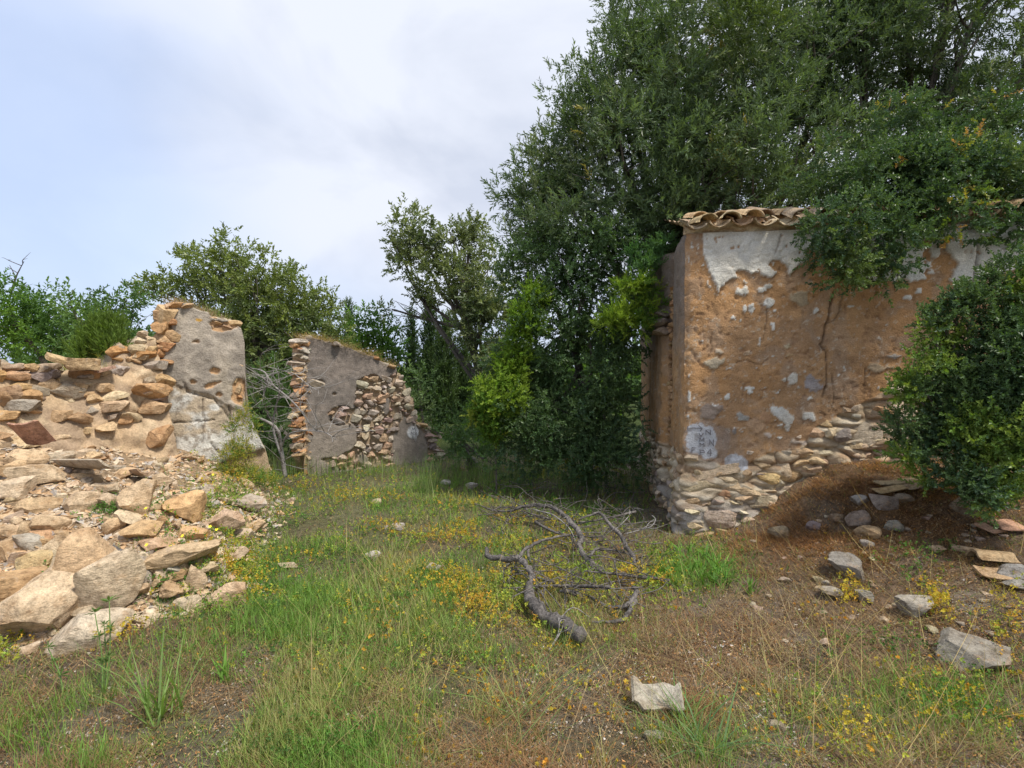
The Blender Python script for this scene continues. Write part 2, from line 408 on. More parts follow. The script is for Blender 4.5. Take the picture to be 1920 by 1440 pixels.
def pal(n, cols, w, key=None):
    """palette pick; key in 0..1 groups neighbours into patches of one tint"""
    w = np.array(w, float); w = np.cumsum(w / w.sum()); u = rng.random(n) if key is None else np.clip(key + rng.normal(0, .10, n), 0, .9999)
    c = np.array(cols)[np.searchsorted(w, u).clip(0, len(cols) - 1)]
    return c * (1 + rng.uniform(-.22, .22, (n, 1)))
def blobs_points(blobs, dens, inner=.45, hole=.38, hs=1.6, back=.45, clump=0):
    """blobs: (centre, radii). points through the outer shell of each blob, thinned by noise so that clumps and gaps form"""
    Ps, Os = [], []
    if clump:
        nb = []
        for c, r in blobs:
            c = np.asarray(c, float); r = np.asarray(r, float) * np.ones(3); rm = float(r.mean()); cr_ = float(np.clip(rm * .36, clump * .6, clump * 1.6)); m = int(np.clip(3.6 * (rm / cr_) ** 2, 5, 90))
            d = rng.normal(size=(m, 3)); d /= np.linalg.norm(d, axis=1, keepdims=True); u = rng.uniform(.35, 1.0, m) ** .6
            for i in range(m):
                cc_ = c + d[i] * r * (u[i] * .98)
                if (d[i] * (c - np.array([0, 0, 1.6]))).sum() > .3 and rng.random() > back + .15: continue
                q = cr_ * rng.uniform(.65, 1.25); nb.append((cc_, q * np.array([1, 1, rng.uniform(.6, .95)])))
        blobs = nb; dens = dens * .30
    for c, r in blobs:
        c = np.asarray(c, float); r = np.asarray(r, float) * np.ones(3)
        area = 4 * np.pi * ((r[0] * r[1]) ** 1.6 / 3 + (r[0] * r[2]) ** 1.6 / 3 + (r[1] * r[2]) ** 1.6 / 3) ** (1 / 1.6)
        n = int(area * dens)
        d = rng.normal(size=(n, 3)); d /= np.linalg.norm(d, axis=1, keepdims=True)
        lump = 1 + .55 * (fbm(d[:, 0] * 2.3 + c[0], d[:, 1] * 2.3 + c[1], d[:, 2] * 2.3 + c[2], 3) - .5)
        u = inner + (1 - inner) * rng.random(n) ** .6
        P = c + d * r * (u * lump)[:, None]
        keep = fbm(P[:, 0] * hs, P[:, 1] * hs, P[:, 2] * hs, 3) > hole * (.4 + .6 * u)
        away = (d * (c - np.array([0, 0, 1.6]))).sum(1) > 0
        keep &= ~(away & (rng.random(n) > back))
        Ps.append(P[keep]); Os.append(d[keep])
    return np.vstack(Ps), np.vstack(Os)
def crown(name, blobs, dens, tmpl, cols, w, parent=None, mat=None, scale=(.8, 1.25), up=.35, outw=.8, inner=.45, hole=.38, hs=1.6, back=.45, tips=None, margin=350, clump=.28):
    P, O = blobs_points(blobs, dens, inner, hole, hs, back, clump)
    px, py = proj(P); inside = (px > -margin) & (px < 1920 + margin) & (py > -margin) & (py < 1440 + margin)
    keep = inside | (rng.random(len(P)) < .12)
    P, O = P[keep], O[keep]
    ax = O * outw + rng.normal(size=P.shape) * .55 + np.array([0, 0, up])
    key = fbm(P[:, 0] * 1.1, P[:, 1] * 1.1, P[:, 2] * 1.1, 2); key = np.clip((key - .25) / .5, 0, 1)
    C = pal(len(P), cols, w, key)
    if tips is not None:
        tc_, amt, fs = tips
        tk = fbm(P[:, 0] * fs + 5, P[:, 1] * fs, P[:, 2] * fs, 2); outer = (tk > 1 - amt)
        C[outer] = pal(int(outer.sum()), tc_, [1] * len(tc_))
    s = rng.uniform(scale[0], scale[1], len(P))
    V, T, CC = sprigs(P, ax, tmpl, s, C)
    return nobj(name, V, T, mat or M_leaf, CC, False, parent)
def skeleton(base, top, blobs, r0, n_sub=4, wig=.08, bend=None, fork=None):
    """trunk then a limb to every blob and twigs inside it"""
    base = np.array(base, float); top = np.array(top, float); paths = []
    if fork: b0 = base.copy(); base[2] = fork; paths.append(smooth_path([b0, (b0 + base) / 2 + [.03, .02, 0], base], [r0 * 3, r0 * 2.4, r0 * 1.8], 8))
    mid = (base + top) / 2 + (np.array(bend) if bend is not None else rng.normal(size=3) * wig)
    tp, tr = smooth_path([base + [0, 0, -.15], base * .7 + mid * .3, mid, top], [r0 * 1.25, r0, r0 * .85, r0 * .6], 14); paths.append((tp, tr))
    for c, r in blobs:
        c = np.array(c, float); rr = float(np.mean(np.asarray(r) * np.ones(3)))
        s = tp[rng.integers(6, 14)]
        m = (s + c) / 2 + rng.normal(size=3) * .18 * rr + [0, 0, -.1 * rr]
        bp, br = smooth_path([s, m, c], [r0 * .5, r0 * .3, r0 * .16], 9); paths.append((bp, br))
        for _ in range(n_sub):
            d = rng.normal(size=3); d[2] += .3; d /= np.linalg.norm(d); q = bp[rng.integers(4, 9)]
            e = c + d * r * .85
            p2, r2 = smooth_path([q, (q + e) / 2 + rng.normal(size=3) * .1 * rr, e], [r0 * .14, r0 * .08, .004], 7); paths.append((p2, r2))
    return paths

# ---- grass blades
def blades(P, h, w, lean, az, colr, curl=.5):
    n = len(P); d = np.stack([np.cos(az), np.sin(az), 0 * az], 1); s = np.stack([-np.sin(az), np.cos(az), 0 * az], 1)
    s = s * np.where(rng.random(n) < .5, 1, .6)[:, None]
    up = np.array([0, 0, 1.])
    def pt(t): return P + d * (h * lean * (t + curl * t * t))[:, None] + up * (h * t * (1 - .35 * lean * curl * t))[:, None]
    hw = (w / 2)[:, None] * s
    V = np.stack([pt(0) - hw, pt(0) + hw, pt(.5) - hw * .8, pt(.5) + hw * .8, pt(1.0)], 1).reshape(-1, 3)
    b = np.arange(0, n * 5, 5)
    T = np.concatenate([np.stack([b, b + 1, b + 3], 1), np.stack([b, b + 3, b + 2], 1), np.stack([b + 2, b + 3, b + 4], 1)])
    return V, T, np.repeat(colr, 5, 0)
def merge(parts):
    off = 0; Vs, Ts, Cs = [], [], []
    for V, T, C in parts:
        Vs.append(V); Ts.append(T + off); Cs.append(C); off += len(V)
    return np.vstack(Vs), np.vstack(Ts), np.vstack(Cs)
def gauss(px, py, L_):
    r = 0
    for (cx, cy, sx, sy, a) in L_: r = r + a * np.exp(-((px - cx) / sx) ** 2 - ((py - cy) / sy) ** 2)
    return r
def ground_px(n, box=(-150, 2070, 800, 1500), ymax=9.5):
    """random points on the ground, evenly spread over the part of it that can be seen (plus a margin)"""
    px = rng.uniform(box[0], box[1], n); py = rng.uniform(box[2], box[3], n)
    a = (px - 960) / F; b = (720 - py) / F; dy = cp + b * sp_; dz = -sp_ + b * cp
    z = np.zeros(n)
    for _ in range(14):
        k = (z - CAM_H) / dz; k = np.clip(k, .5, 40); x, y = a * k, dy * k; z = z + .5 * (HF(x, y) - z)
    ok = (y < ymax) & (np.abs(CAM_H + dz * k - HF(x, y)) < .04)
    bad = np.where((~ok & ((px > 1250) | (px < 560))) | ((px > 1300) & (py < 1120)) | ((px < 540) & (py < 1230)))[0]
    if len(bad):                                              # steep places: walk along the sight line instead
        kk = np.full(len(bad), 1.6); done = np.zeros(len(bad), bool)
        for q in np.arange(1.6, 7.5, .06):
            below = (CAM_H + dz[bad] / dy[bad] * q < HF(a[bad] / dy[bad] * q, np.full(len(bad), q))) & ~done
            kk[below] = q; done |= below
        kk = kk - rng.random(len(bad)) * .06; x[bad] = a[bad] / dy[bad] * kk; y[bad] = kk; ok[bad] = done
    rx, ry = x - C0[0], y - C0[1]; s = rx * UU[0] + ry * UU[1]; dn = rx * NN[0] + ry * NN[1]
    ok &= ~((s > -.03) & (dn < .03))
    P = np.stack([x, y, HF(x, y)], 1)[ok]; return P, px[ok], py[ok]

# ================================================================== GROUND
GREEN = [(640, 1090, 240, 180, 1.), (610, 930, 190, 60, .55), (760, 1260, 170, 130, .60), (300, 1380, 330, 110, .50), (900, 920, 170, 60, .8), (1090, 960, 150, 60, .45),
         (1290, 1060, 85, 40, 1.), (600, 1420, 110, 70, .55), (480, 1000, 60, 110, .5), (1000, 1180, 170, 130, .42), (1180, 1400, 200, 60, .35), (1750, 1330, 250, 60, .18)]
RUST = [(1600, 940, 260, 110, 1.), (1380, 1190, 260, 110, .8), (1850, 1150, 200, 150, .5), (1250, 1290, 160, 90, .5), (980, 1230, 120, 60, .3)]
def ground_masks(x, y, z):
    px, py = proj(np.stack([x, y, z], -1)); ok = y > 1.0
    g = np.where(ok, np.clip(gauss(px, py, GREEN), 0, 1), .5) * (.55 + .9 * fbm(x * 1.7, y * 1.7, 4, 3)); g = np.where(y > 9, .9, g)
    r = np.where(ok, np.clip(gauss(px, py, RUST), 0, 1), .3)
    return np.clip(g, 0, 1), r
def axis(lo, hi, step, far, n):
    core = np.arange(lo, hi, step); k = np.linspace(0, 1, n)[1:] ** 3
    return np.concatenate([(lo - k * far)[::-1], core, hi + k * far])
gx = axis(-6.0, 5.2, .038, 300, 26); gy = axis(1.2, 9.6, .038, 400, 30)
X, Y = np.meshgrid(gx, gy); Z = H(X, Y)
near = (np.abs(X) < 6.5) & (Y > 1) & (Y < 10)
lum = fbm(X * 9, Y * 9, 1, 4); Z = Z + near * .045 * (lum - .5) + near * .016 * (fbm(X * 22, Y * 22, 6, 2) - .5)
g, r = ground_masks(X, Y, Z)
heapm = sm(.03, .22, np.minimum(np.interp(Y, [2.0, 2.9, 3.64, 5.1, 6.1, 8, 10], [-1.9, -1.9, -1.85, -2.35, -2.6, -3.5, -5]) - X, (Y - 3.6 - (X + 1.86) * .62) * .9))
Cg = np.array([.215, .165, .12]) * np.ones(X.shape + (3,))
Cg = lerp(Cg, np.array([.30, .255, .21]), sm(.45, .7, fbm(X * 2.4, Y * 2.4, 12, 3))[..., None] * .8)
Cg = lerp(Cg, np.array([.27, .165, .09]), (r * sm(.3, .6, fbm(X * 3, Y * 3, 21, 3)))[..., None])
Cg = lerp(Cg, np.array([.16, .165, .07]), (g * .75)[..., None])
Cg = lerp(Cg, np.array([.50, .355, .22]) * (.8 + .4 * fbm(X * 5, Y * 5, 2, 3))[..., None], heapm[..., None])
Cg = np.where((Y > 10)[..., None], np.array([.07, .10, .03]), Cg)
nobj("ground", np.stack([X, Y, Z], -1).reshape(-1, 3), gridfaces(*X.shape), M_ground, Cg.reshape(-1, 3), True); tag(bpy.data.objects["ground"], "uneven earth with a rubble bank on the left and a brown bank on the right", kind='structure')

# ================================================================== RIGHT BUILDING
def W(px, py):
    """pixel -> (s, z) on the plane of the front wall of the right building"""
    d = ray(px, py); k = (C0 @ NN) / (d[:2] @ NN); p = d * k
    return float((p[:2] - C0) @ UU), float(CAM_H + p[2])
def Wl(pts): return [W(*p) for p in pts]
bld = empty("ochre_building", (C0[0], C0[1], 0), label="ruined ochre building with peeling white limewash and clay tile eaves under the tree", cat="building")
TOPZ = 2.90
sa = np.concatenate([np.arange(-3.2, -1.1, .035), np.arange(-1.1, 0, .018), np.arange(0, 3.3, .0125), np.arange(3.3, 4.9, .06)])
za = np.concatenate([np.arange(-.15, TOPZ, .0125), [TOPZ]])
A, Zw = np.meshgrid(sa, za)
rr_ = .05                                                     # soft corner
front = A >= 0
S = np.where(front, A, 0); T_ = np.where(front, 0, -A)
bx = C0[0] + UU[0] * S - NN[0] * T_; by = C0[1] + UU[1] * S - NN[1] * T_
cb = np.clip(A / .08 * .5 + .5, 0, 1)
nx = lerp(-UU[0], NN[0], cb); ny = lerp(-UU[1], NN[1], cb); nl = np.hypot(nx, ny); nx /= nl; ny /= nl
rnd = .03 * np.exp(-(A / .05) ** 2)
f1 = fbm(A * 3, Zw * 3, 1, 4); f2 = fbm(A * 14, Zw * 14, 2, 4); f3 = fbm(A * 45, Zw * 45, 3, 2)
disp = .05 * (f1 - .5) + .016 * (f2 - .5) + .006 * (f3 - .5) - rnd
# lower stonework shows where the render has fallen
bl = Wl([(1290, 850), (1330, 866), (1380, 888), (1440, 850), (1500, 838), (1540, 800), (1590, 765), (1640, 745), (1700, 700), (1800, 690)])
zb = np.interp(A, [-3, -.5, -.1] + [p[0] for p in bl], [.75, .72, .76] + [p[1] for p in bl]) + .16 * (fbm(A * 6, Zw * 6, 7, 4) - .5)
expo = sm(-.012, .012, zb - Zw)
lay = fbm(A * 3.2, Zw * 15, 11, 5); lay2 = fbm(A * 8, Zw * 26, 12, 4)
d1, d2, idc = cell(A * 3.6 + .5 * (fbm(A * 4, Zw * 4, 8, 2) - .5), Zw * 7.5 + .6 * (fbm(A * 4, Zw * 4, 9, 2) - .5), 5)
lump = np.clip((d2 - d1) * 2.2, 0, 1) ** .6
disp = np.where(expo > 0, lerp(disp, -.045 + .055 * lump + .05 * (lay - .5) + .03 * (lay2 - .5) + .10 * (fbm(A * 2.2, Zw * 2.2, 14, 2) - .5), expo), disp)
# the foot of the corner swells outwards
foot = sm(.75, .05, Zw) * np.exp(-(np.abs(A - .25) / .75) ** 2); disp = disp + .11 * foot
# render colour
ochre = np.array([.485, .280, .132]); och2 = np.array([.42, .262, .145]); och3 = np.array([.53, .325, .165])
Cw = lerp(ochre, och2, sm(.4, .65, fbm(A * 1.6, Zw * 1.6, 5, 4))[..., None]); Cw = lerp(Cw, och3, sm(.55, .75, fbm(A * 2.6, Zw * 2.2, 6, 4))[..., None] * .8)
Cw = lerp(Cw, np.array([.36, .29, .23]), (sm(.5, .62, fbm(A * 7, Zw * 7, 31, 4)) * .35)[..., None])
pit = sm(.70, .80, fbm(A * 26, Zw * 26, 36, 2)); disp = disp - .008 * pit * (1 - expo); Cw = lerp(Cw, np.array([.26, .15, .09]), (pit * .45)[..., None])
grit = sm(.72, .78, fbm(A * 38, Zw * 38, 33, 2)); Cw = lerp(Cw, np.array([.55, .46, .36]), (grit * .7)[..., None])
Cs = lerp(np.array([.56, .45, .31]), np.array([.66, .57, .43]), sm(.4, .6, lay)[..., None]); Cs = lerp(Cs, np.array([.42, .28, .17]), (sm(.5, .7, fbm(A * 5, Zw * 9, 41, 4)) * .8)[..., None])
Cs = lerp(Cs, np.array([.36, .33, .30]), (sm(.45, .2, Zw) * sm(.2, .6, fbm(A * 4, Zw * 4, 15, 3)) * .9)[..., None]); Cs = lerp(Cs, Cs * np.array([.62, .55, .48]), ((1 - lump) * .7)[..., None])
Cw = lerp(Cw, Cs, expo[..., None])
# limewash band under the eaves
wb = Wl([(1318, 470), (1325, 500), (1345, 545), (1375, 520), (1420, 505), (1440, 520), (1460, 500), (1475, 490), (1480, 510), (1500, 492), (1540, 480), (1600, 520), (1650, 520), (1690, 520), (1705, 530), (1760, 515), (1800, 528), (1830, 520), (1920, 500)])
zl = np.interp(A, [p[0] for p in wb], [p[1] for p in wb], left=9, right=wb[-1][1])
rag = .13 * (fbm(A * 7, Zw * 7, 51, 5) - .5) + .05 * (fbm(A * 25, Zw * 25, 52, 3) - .5)
wm = sm(-.006, .006, Zw - zl - rag + .01) * sm(.005, .012, A - .115 - .05 * (fbm(A * 0, Zw * 6, 3, 4) - .5) * 2)
def blob(px, py, w, h, rot=0, ns=9, na=.55):
    s0, z0 = W(px, py); k = 5.05 / F; w, h = w * k / 2, h * k / 2
    c, s_ = math.cos(rot), math.sin(rot); dx, dz = A - s0, Zw - z0
    u, v = (dx * c + dz * s_) / w, (-dx * s_ + dz * c) / h
    q = np.clip(.9 / max(w, h), 6, 28) if ns == 9 else ns; na = na * (1.9 if ns == 9 else 1)
    near_ = (np.abs(u) < 2.2) & (np.abs(v) < 2.2); out = np.zeros(A.shape); Au, Zu = A[near_], Zw[near_]
    out[near_] = sm(1.05, .92, np.hypot(u, v)[near_] + na * (fbm(Au * q + px, Zu * q, 3, 4) - .5) * 2); return out
# bare patches inside the limewash, as in the photo
for q in [(1760, 482, 50, 62), (1737, 470, 12, 46), (1748, 512, 34, 18), (1532, 484, 40, 26), (1440, 462, 0, 0), (1392, 512, 26, 10), (1458, 498, 30, 16)]:
    if q[2]: wm = wm * (1 - blob(*q))
wm = np.maximum(wm, blob(1752, 470, 16, 24)); wm = wm * (1 - sm(.74, .80, fbm(A * 20, Zw * 20, 55, 3)) * .9)
wt = wm.copy()
for q in [(1428, 543, 22, 12), (1441, 537, 16, 10), (1443, 568, 18, 20), (1411, 578, 10, 16), (1449, 610, 9, 14), (1487, 709, 24, 22), (1470, 712, 8, 6), (1411, 728, 12, 6), (1405, 732, 8, 14), (1466, 779, 36, 18, -.6), (1476, 800, 12, 16),
          (1516, 778, 26, 16, -.4), (1363, 743, 10, 18), (1342, 762, 14, 10), (1397, 545, 10, 16), (1519, 747, 12, 8), (1374, 596, 8, 5), (1526, 583, 10, 9), (1392, 548, 26, 10), (1700, 558, 14, 8), (1722, 545, 8, 8), (1757, 580, 10, 6), (1292, 740, 5, 28), (1293, 705, 4, 14), (1836, 545, 16, 14), (1345, 765, 5, 8), (1397, 578, 8, 18), (1452, 583, 8, 6)]:
    wt = np.maximum(wt, blob(*q))
sp = sm(.825, .86, fbm(A * 17, Zw * 17, 61, 3) + .05 * sm(2.1, 2.6, Zw) - .03 * sm(1.2, 2.4, A)) * (1 - expo); wt = np.maximum(wt, sp)
white = np.array([.80, .79, .73]) * (1 - .12 * fbm(A * 5, Zw * 5, 71, 4))[..., None]
white = lerp(white, np.array([.62, .57, .47]), (sm(.5, .75, fbm(A * 3, Zw * 1.2, 73, 4)) * .5)[..., None])
wt = np.where(front, wt, wt * .0)
# plaster flakes hold off the render by a few millimetres
disp = disp + .020 * wm + .012 * (wt - wm); Cw = lerp(Cw, white, wt[..., None])
for q, cc_ in [((1530, 722, 26, 34, .5), (.40, .36, .35)), ((1393, 782, 26, 16, -.6), (.42, .40, .36)), ((1340, 681, 34, 20), (.52, .44, .32)), ((1437, 783, 18, 18), (.46, .28, .16)), ((1420, 800, 50, 20), (.50, .33, .2)), ((1376, 808, 14, 14), (.30, .27, .25)), ((1475, 650, 12, 9), (.55, .45, .3)), ((1478, 665, 14, 7), (.52, .36, .2)), ((1502, 555, 30, 26), (.46, .37, .25)), ((1645, 690, 34, 14), (.50, .38, .25)), ((1674, 668, 20, 8), (.42, .38, .33)), ((1330, 770, 44, 26), (.33, .26, .21)), ((1440, 816, 12, 8), (.6, .5, .42)), ((1500, 830, 24, 10), (.55, .45, .36)), ((1348, 660, 14, 8), (.58, .48, .36))]:
    b_ = blob(*q); disp = disp + .012 * b_; Cw = lerp(Cw, np.array(cc_), b_[..., None])
# painted grey-white waymark patches
pm = np.maximum(blob(1313, 824, 52, 60, 0, 14, .5), np.maximum(blob(1326, 846, 32, 38, 0, 12, .4), np.maximum(blob(1300, 806, 26, 26, 0, 12, .4), blob(1329, 822, 26, 48, 0, 12, .3)))); pm2 = blob(1376, 866, 42, 30, -.4, 10, .5)
pa = np.maximum(pm, pm2 * .999); flat_ = blob(1316, 829, 74, 84, 0, 7, .08); disp = lerp(disp, .010 + .004 * (f2 - .5), flat_); paintc = lerp(np.array([.60, .61, .64]), np.array([.42, .40, .40]), sm(.52, .66, fbm(A * 16, Zw * 16, 81, 4))[..., None] * .8)
halo = blob(1322, 836, 78, 92, 0, 7, .6) * .45; Cw = lerp(Cw, np.array([.34, .29, .26]), halo[..., None]); Cw = lerp(Cw, paintc, pa[..., None])
# cracks are real grooves
for pts, wd, dp in [([(1566, 548), (1556, 575), (1553, 600), (1548, 608), (1543, 640), (1538, 646), (1551, 660), (1550, 676)], .007, .03), ([(1548, 608), (1565, 600), (1572, 585), (1578, 560)], .003, .012), ([(1550, 676), (1549, 720), (1543, 745)], .004, .014),
                    ([(1828, 455), (1831, 478), (1829, 505), (1823, 540), (1814, 560), (1816, 592)], .006, .03), ([(1465, 440), (1459, 458), (1453, 476)], .004, .012), ([(1380, 680), (1400, 674), (1425, 684), (1440, 672)], .003, .01),
                    ([(1624, 690), (1623, 705), (1620, 740)], .003, .01), ([(1560, 700), (1563, 740), (1560, 770)], .003, .01), ([(1333, 640), (1334, 655), (1328, 670)], .003, .01), ([(1440, 560), (1438, 600), (1430, 640)], .0025, .008)]:
    cp_ = Wl(pts); d = segdist(A + .02 * (fbm(A * 25, Zw * 25, 90, 2) - .5), Zw + .02 * (fbm(A * 25, Zw * 25, 91, 2) - .5), cp_); d = np.where(front, d, 9); gk = sm(wd + .008, wd * .4, d)
    disp = disp - dp * gk; Cw = lerp(Cw, np.array([.16, .10, .06]), (gk * .6)[..., None])
# left face: weathered grey upper quoin, deep vertical split with rubble
lf = 1 - front
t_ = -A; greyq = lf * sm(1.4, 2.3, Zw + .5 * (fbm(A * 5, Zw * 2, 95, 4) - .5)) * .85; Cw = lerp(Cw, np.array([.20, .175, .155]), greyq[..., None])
mid_s = .80 + .09 * (fbm(Zw * 1.6, Zw * 0, 97, 3) - .5) * 2; split = sm(.11, .05, np.abs(t_ - mid_s) + .03 * (fbm(A * 12, Zw * 12, 98, 3) - .5)) * lf
disp = disp - .16 * split * (.6 + .8 * fbm(A * 10, Zw * 10, 99, 3)); Cw = lerp(Cw, np.array([.38, .24, .13]), split[..., None])
gap2 = sm(.035, .008, np.abs(t_ - (mid_s - .10))) * lf; disp = disp - .10 * gap2
disp = disp + lf * .05 * sm(.85, 1.0, t_) * 1.6
for k in (1.35, 1.9): 
    gq = sm(.03, .006, np.abs(t_ - k - .1 * (fbm(Zw * 2, Zw * 0, k * 7, 3) - .5))) * lf; disp = disp - .03 * gq
# ragged wall top
topd = sm(TOPZ - .10, TOPZ, Zw) * .02; disp = disp - topd
VW = np.stack([bx + nx * disp, by + ny * disp, Zw], -1).reshape(-1, 3)
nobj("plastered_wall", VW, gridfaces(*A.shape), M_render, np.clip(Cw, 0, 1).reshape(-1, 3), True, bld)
def WP(s, z, dn=0.0): return np.array([C0[0] + UU[0] * s + NN[0] * dn, C0[1] + UU[1] * s + NN[1] * dn, z])
def dispat(s, z):
    i = np.searchsorted(za, z).clip(0, len(za) - 1); j = np.searchsorted(sa, s).clip(0, len(sa) - 1); return disp[i, j]
# solid wall behind the skin, with its other three sides
def boxmesh(name, corners, z0, z1, mat, c, parent):
    cs = np.array(corners); n = len(cs); V = np.vstack([np.c_[cs, np.full(n, z0)], np.c_[cs, np.full(n, z1)]])
    Fq = [[i, (i + 1) % n, n + (i + 1) % n, n + i] for i in range(n)]; Fq.append([n, n + 1, n + 2, n + 3]); Fq.append([3, 2, 1, 0])
    return nobj(name, V, np.array(Fq), mat, np.tile(c, (len(V), 1)), False, parent)
def ST(s, t): return (C0 + UU * s - NN * t)
boxmesh("wall_core", [ST(.22, .22), ST(4.85, .22), ST(4.85, 3.15), ST(.22, 3.15)], -.2, TOPZ - .03, M_oldwall, (.40, .24, .14), bld)
# stones in the lower wall
def wallrot(u): return math.atan2(u[1], u[0])
ang_f = wallrot(UU)
STC = [(.60, .50, .36), (.64, .55, .41), (.52, .41, .29), (.46, .41, .35), (.56, .42, .27), (.66, .59, .47)]
manual = [(1612, 812, 78, 60, (.42, .37, .29)), (1578, 817, 32, 24, (.27, .25, .24)), (1548, 795, 20, 16, (.52, .40, .24)), (1560, 810, 26, 18, (.55, .46, .33)), (1608, 835, 30, 14, (.55, .45, .32)), (1650, 833, 70, 20, (.50, .41, .30)), (1590, 770, 30, 16, (.46, .37, .27)),
          (1605, 765, 18, 14, (.5, .44, .36)), (1655, 775, 34, 20, (.48, .35, .22)), (1680, 765, 24, 14, (.55, .48, .38)), (1682, 780, 26, 12, (.46, .42, .36)), (1610, 783, 24, 10, (.42, .39, .35)), (1534, 812, 30, 22, (.52, .38, .26)), (1505, 850, 44, 18, (.50, .37, .25)), (1530, 862, 34, 16, (.53, .42, .27)),
          (1440, 897, 40, 22, (.55, .42, .22)), (1468, 880, 34, 28, (.56, .48, .35)), (1490, 893, 46, 24, (.45, .33, .20)), (1520, 880, 34, 14, (.52, .40, .28)), (1540, 870, 30, 16, (.50, .42, .30)), (1340, 885, 90, 20, (.56, .46, .33)), (1316, 912, 80, 24, (.52, .43, .31)), (1390, 915, 60, 22, (.48, .39, .28)),
          (1355, 925, 30, 20, (.45, .30, .19)), (1420, 935, 70, 34, (.44, .39, .31)), (1305, 940, 60, 20, (.46, .36, .25)), (1475, 918, 50, 22, (.53, .47, .38)), (1300, 893, 14, 9, (.72, .68, .60)), (1300, 965, 70, 40, (.40, .38, .36)), (1345, 968, 60, 36, (.43, .37, .31)), (1430, 965, 40, 18, (.58, .55, .48)), (1295, 858, 26, 12, (.55, .46, .36)),
          (1405, 848, 16, 8, (.6, .52, .42)), (1500, 820, 14, 9, (.58, .48, .40)), (1400, 735, 9, 9, (.62, .52, .40)), (1400, 662, 15, 9, (.6, .5, .38))]
for i, (px, py, w, h, c) in enumerate(manual):
    s0, z0 = W(px, py); k = 5.05 / F; hw, hh = w * k / 2, h * k / 2
    stone("stone", SLABS[i % 8] if h < w * .5 else ROCKS[i % 14], WP(s0, z0, dispat(s0, z0) - .02), (hw * 1.05, min(hw, .055), hh * 1.1), (rng.uniform(-.15, .15), rng.uniform(-.25, .25), ang_f), jit(tuple(v * 1.12 for v in c)), bld)
zzs = np.arange(-.05, .95, .07)
for z0 in zzs:                                                # smaller stones fill in, along the front and round the corner
    s0 = -2.9
    while s0 < 3.4:
        w = rng.uniform(.06, .20); s0 += w; zc = z0 + rng.uniform(-.02, .02)
        if s0 > 0 and zc < H1(*(WP(s0, 0, .05)[:2])) - .05: continue
        if zc > np.interp(s0, [-3, -.1] + [p[0] for p in bl], [.72, .76] + [p[1] for p in bl]) - .02 or rng.random() < .45 or abs(s0) < .05: continue
        if s0 > 0: p = WP(s0, zc, dispat(s0, zc) - .005); a_ = ang_f
        else: p = np.array([*(C0 - NN * (-s0) - UU * (dispat(s0, zc) - .005)), zc]); a_ = ang_f + math.pi / 2
        stone("stone", random.choice(SMALL), p, (w * .52, .04, rng.uniform(.02, .045)), (rng.uniform(-.2, .2), rng.uniform(-.3, .3), a_), jit(random.choice(STC), .15), bld)
# quoin rubble in the split on the left side
for z0 in np.arange(.6, 2.5, .075):
    for k in range(2):
        t0 = .80 + rng.uniform(-.06, .06); p = np.array([*(C0 - NN * t0 + UU * .06), z0 + rng.uniform(-.02, .02)])
        stone("stone", random.choice(SMALL), p, (.07, .07, rng.uniform(.025, .05)), (rng.uniform(-.3, .3), rng.uniform(-.3, .3), rng.uniform(0, 3)), jit((.42, .28, .17), .2), bld)
for z0, c in ((2.12, (.22, .19, .17)), (2.02, (.30, .24, .19)), (2.22, (.2, .18, .16))):
    stone("stone", random.choice(ROCKS), (*(C0 - NN * .93 - UU * .07), z0), (.13, .12, .055), (0, .1, 1.2), c, bld)

# letters painted on the waymark patch: strokes, a few millimetres proud
def strokes(name, parent, toW, lines, wpx, dist, mat):
    Vs, Fs = [], []
    for ln in lines:
        for (a, b) in zip(ln[:-1], ln[1:]):
            a, b = np.array(a, float) + rng.normal(size=2) * wpx * .22, np.array(b, float) + rng.normal(size=2) * wpx * .22; d = b - a; l = np.hypot(*d) + 1e-9; n_ = np.array([-d[1], d[0]]) / l * wpx / 2; e = d / l * wpx * .3
            o_ = len(Vs); Vs += [toW(*(a - e + n_)), toW(*(b + e + n_)), toW(*(b + e - n_)), toW(*(a - e - n_))]; Fs.append([o_, o_ + 1, o_ + 2, o_ + 3])
    V = np.array(Vs); o = nobj(name, V, np.array(Fs), mat, None, False, parent)
    md = o.modifiers.new("thick", 'SOLIDIFY'); md.thickness = dist; md.offset = 0; return o
def tw(px, py):
    s0, z0 = W(px, py); q = dispat(s0, z0); i = 2
    return WP(s0, z0, .0165)
glyph = {
 'arrow': [[(1288, 803), (1298, 802), (1316, 803)], [(1309, 797), (1316, 803), (1312, 808)], [(1289, 799), (1289, 806)]],
 'letter_n': [[(1323, 814), (1323, 806), (1331, 814), (1331, 806)]],
 'letter_v': [[(1310, 813), (1314, 818), (1318, 812)]],
 'letter_m': [[(1312, 827), (1312, 821), (1315.5, 825), (1319, 821), (1319, 827)]],
 'letter_m_lower': [[(1312, 837), (1312, 831), (1315.5, 834), (1319, 831), (1319, 837)]],
 'letter_n_lower': [[(1330, 834), (1330, 824), (1337, 836), (1337, 824)]],
 'letter_p': [[(1312, 853), (1312, 843)], [(1311, 843), (1319, 844), (1320, 848), (1312, 849)]],
 'digit_four': [[(1331, 841), (1326, 849), (1335, 849)], [(1332, 843), (1332, 854)]],
 'letter_f': [[(1297, 848), (1297, 839), (1303, 839)], [(1297, 843), (1301, 843)]],
 'bar': [[(1296, 846), (1303, 845)]]}
for k, lns in glyph.items():
    if k == 'bar': continue
    strokes(k if k[-2:] != 'er' else k[:-6], bld, tw, lns, 1.45, .004, M_paint)

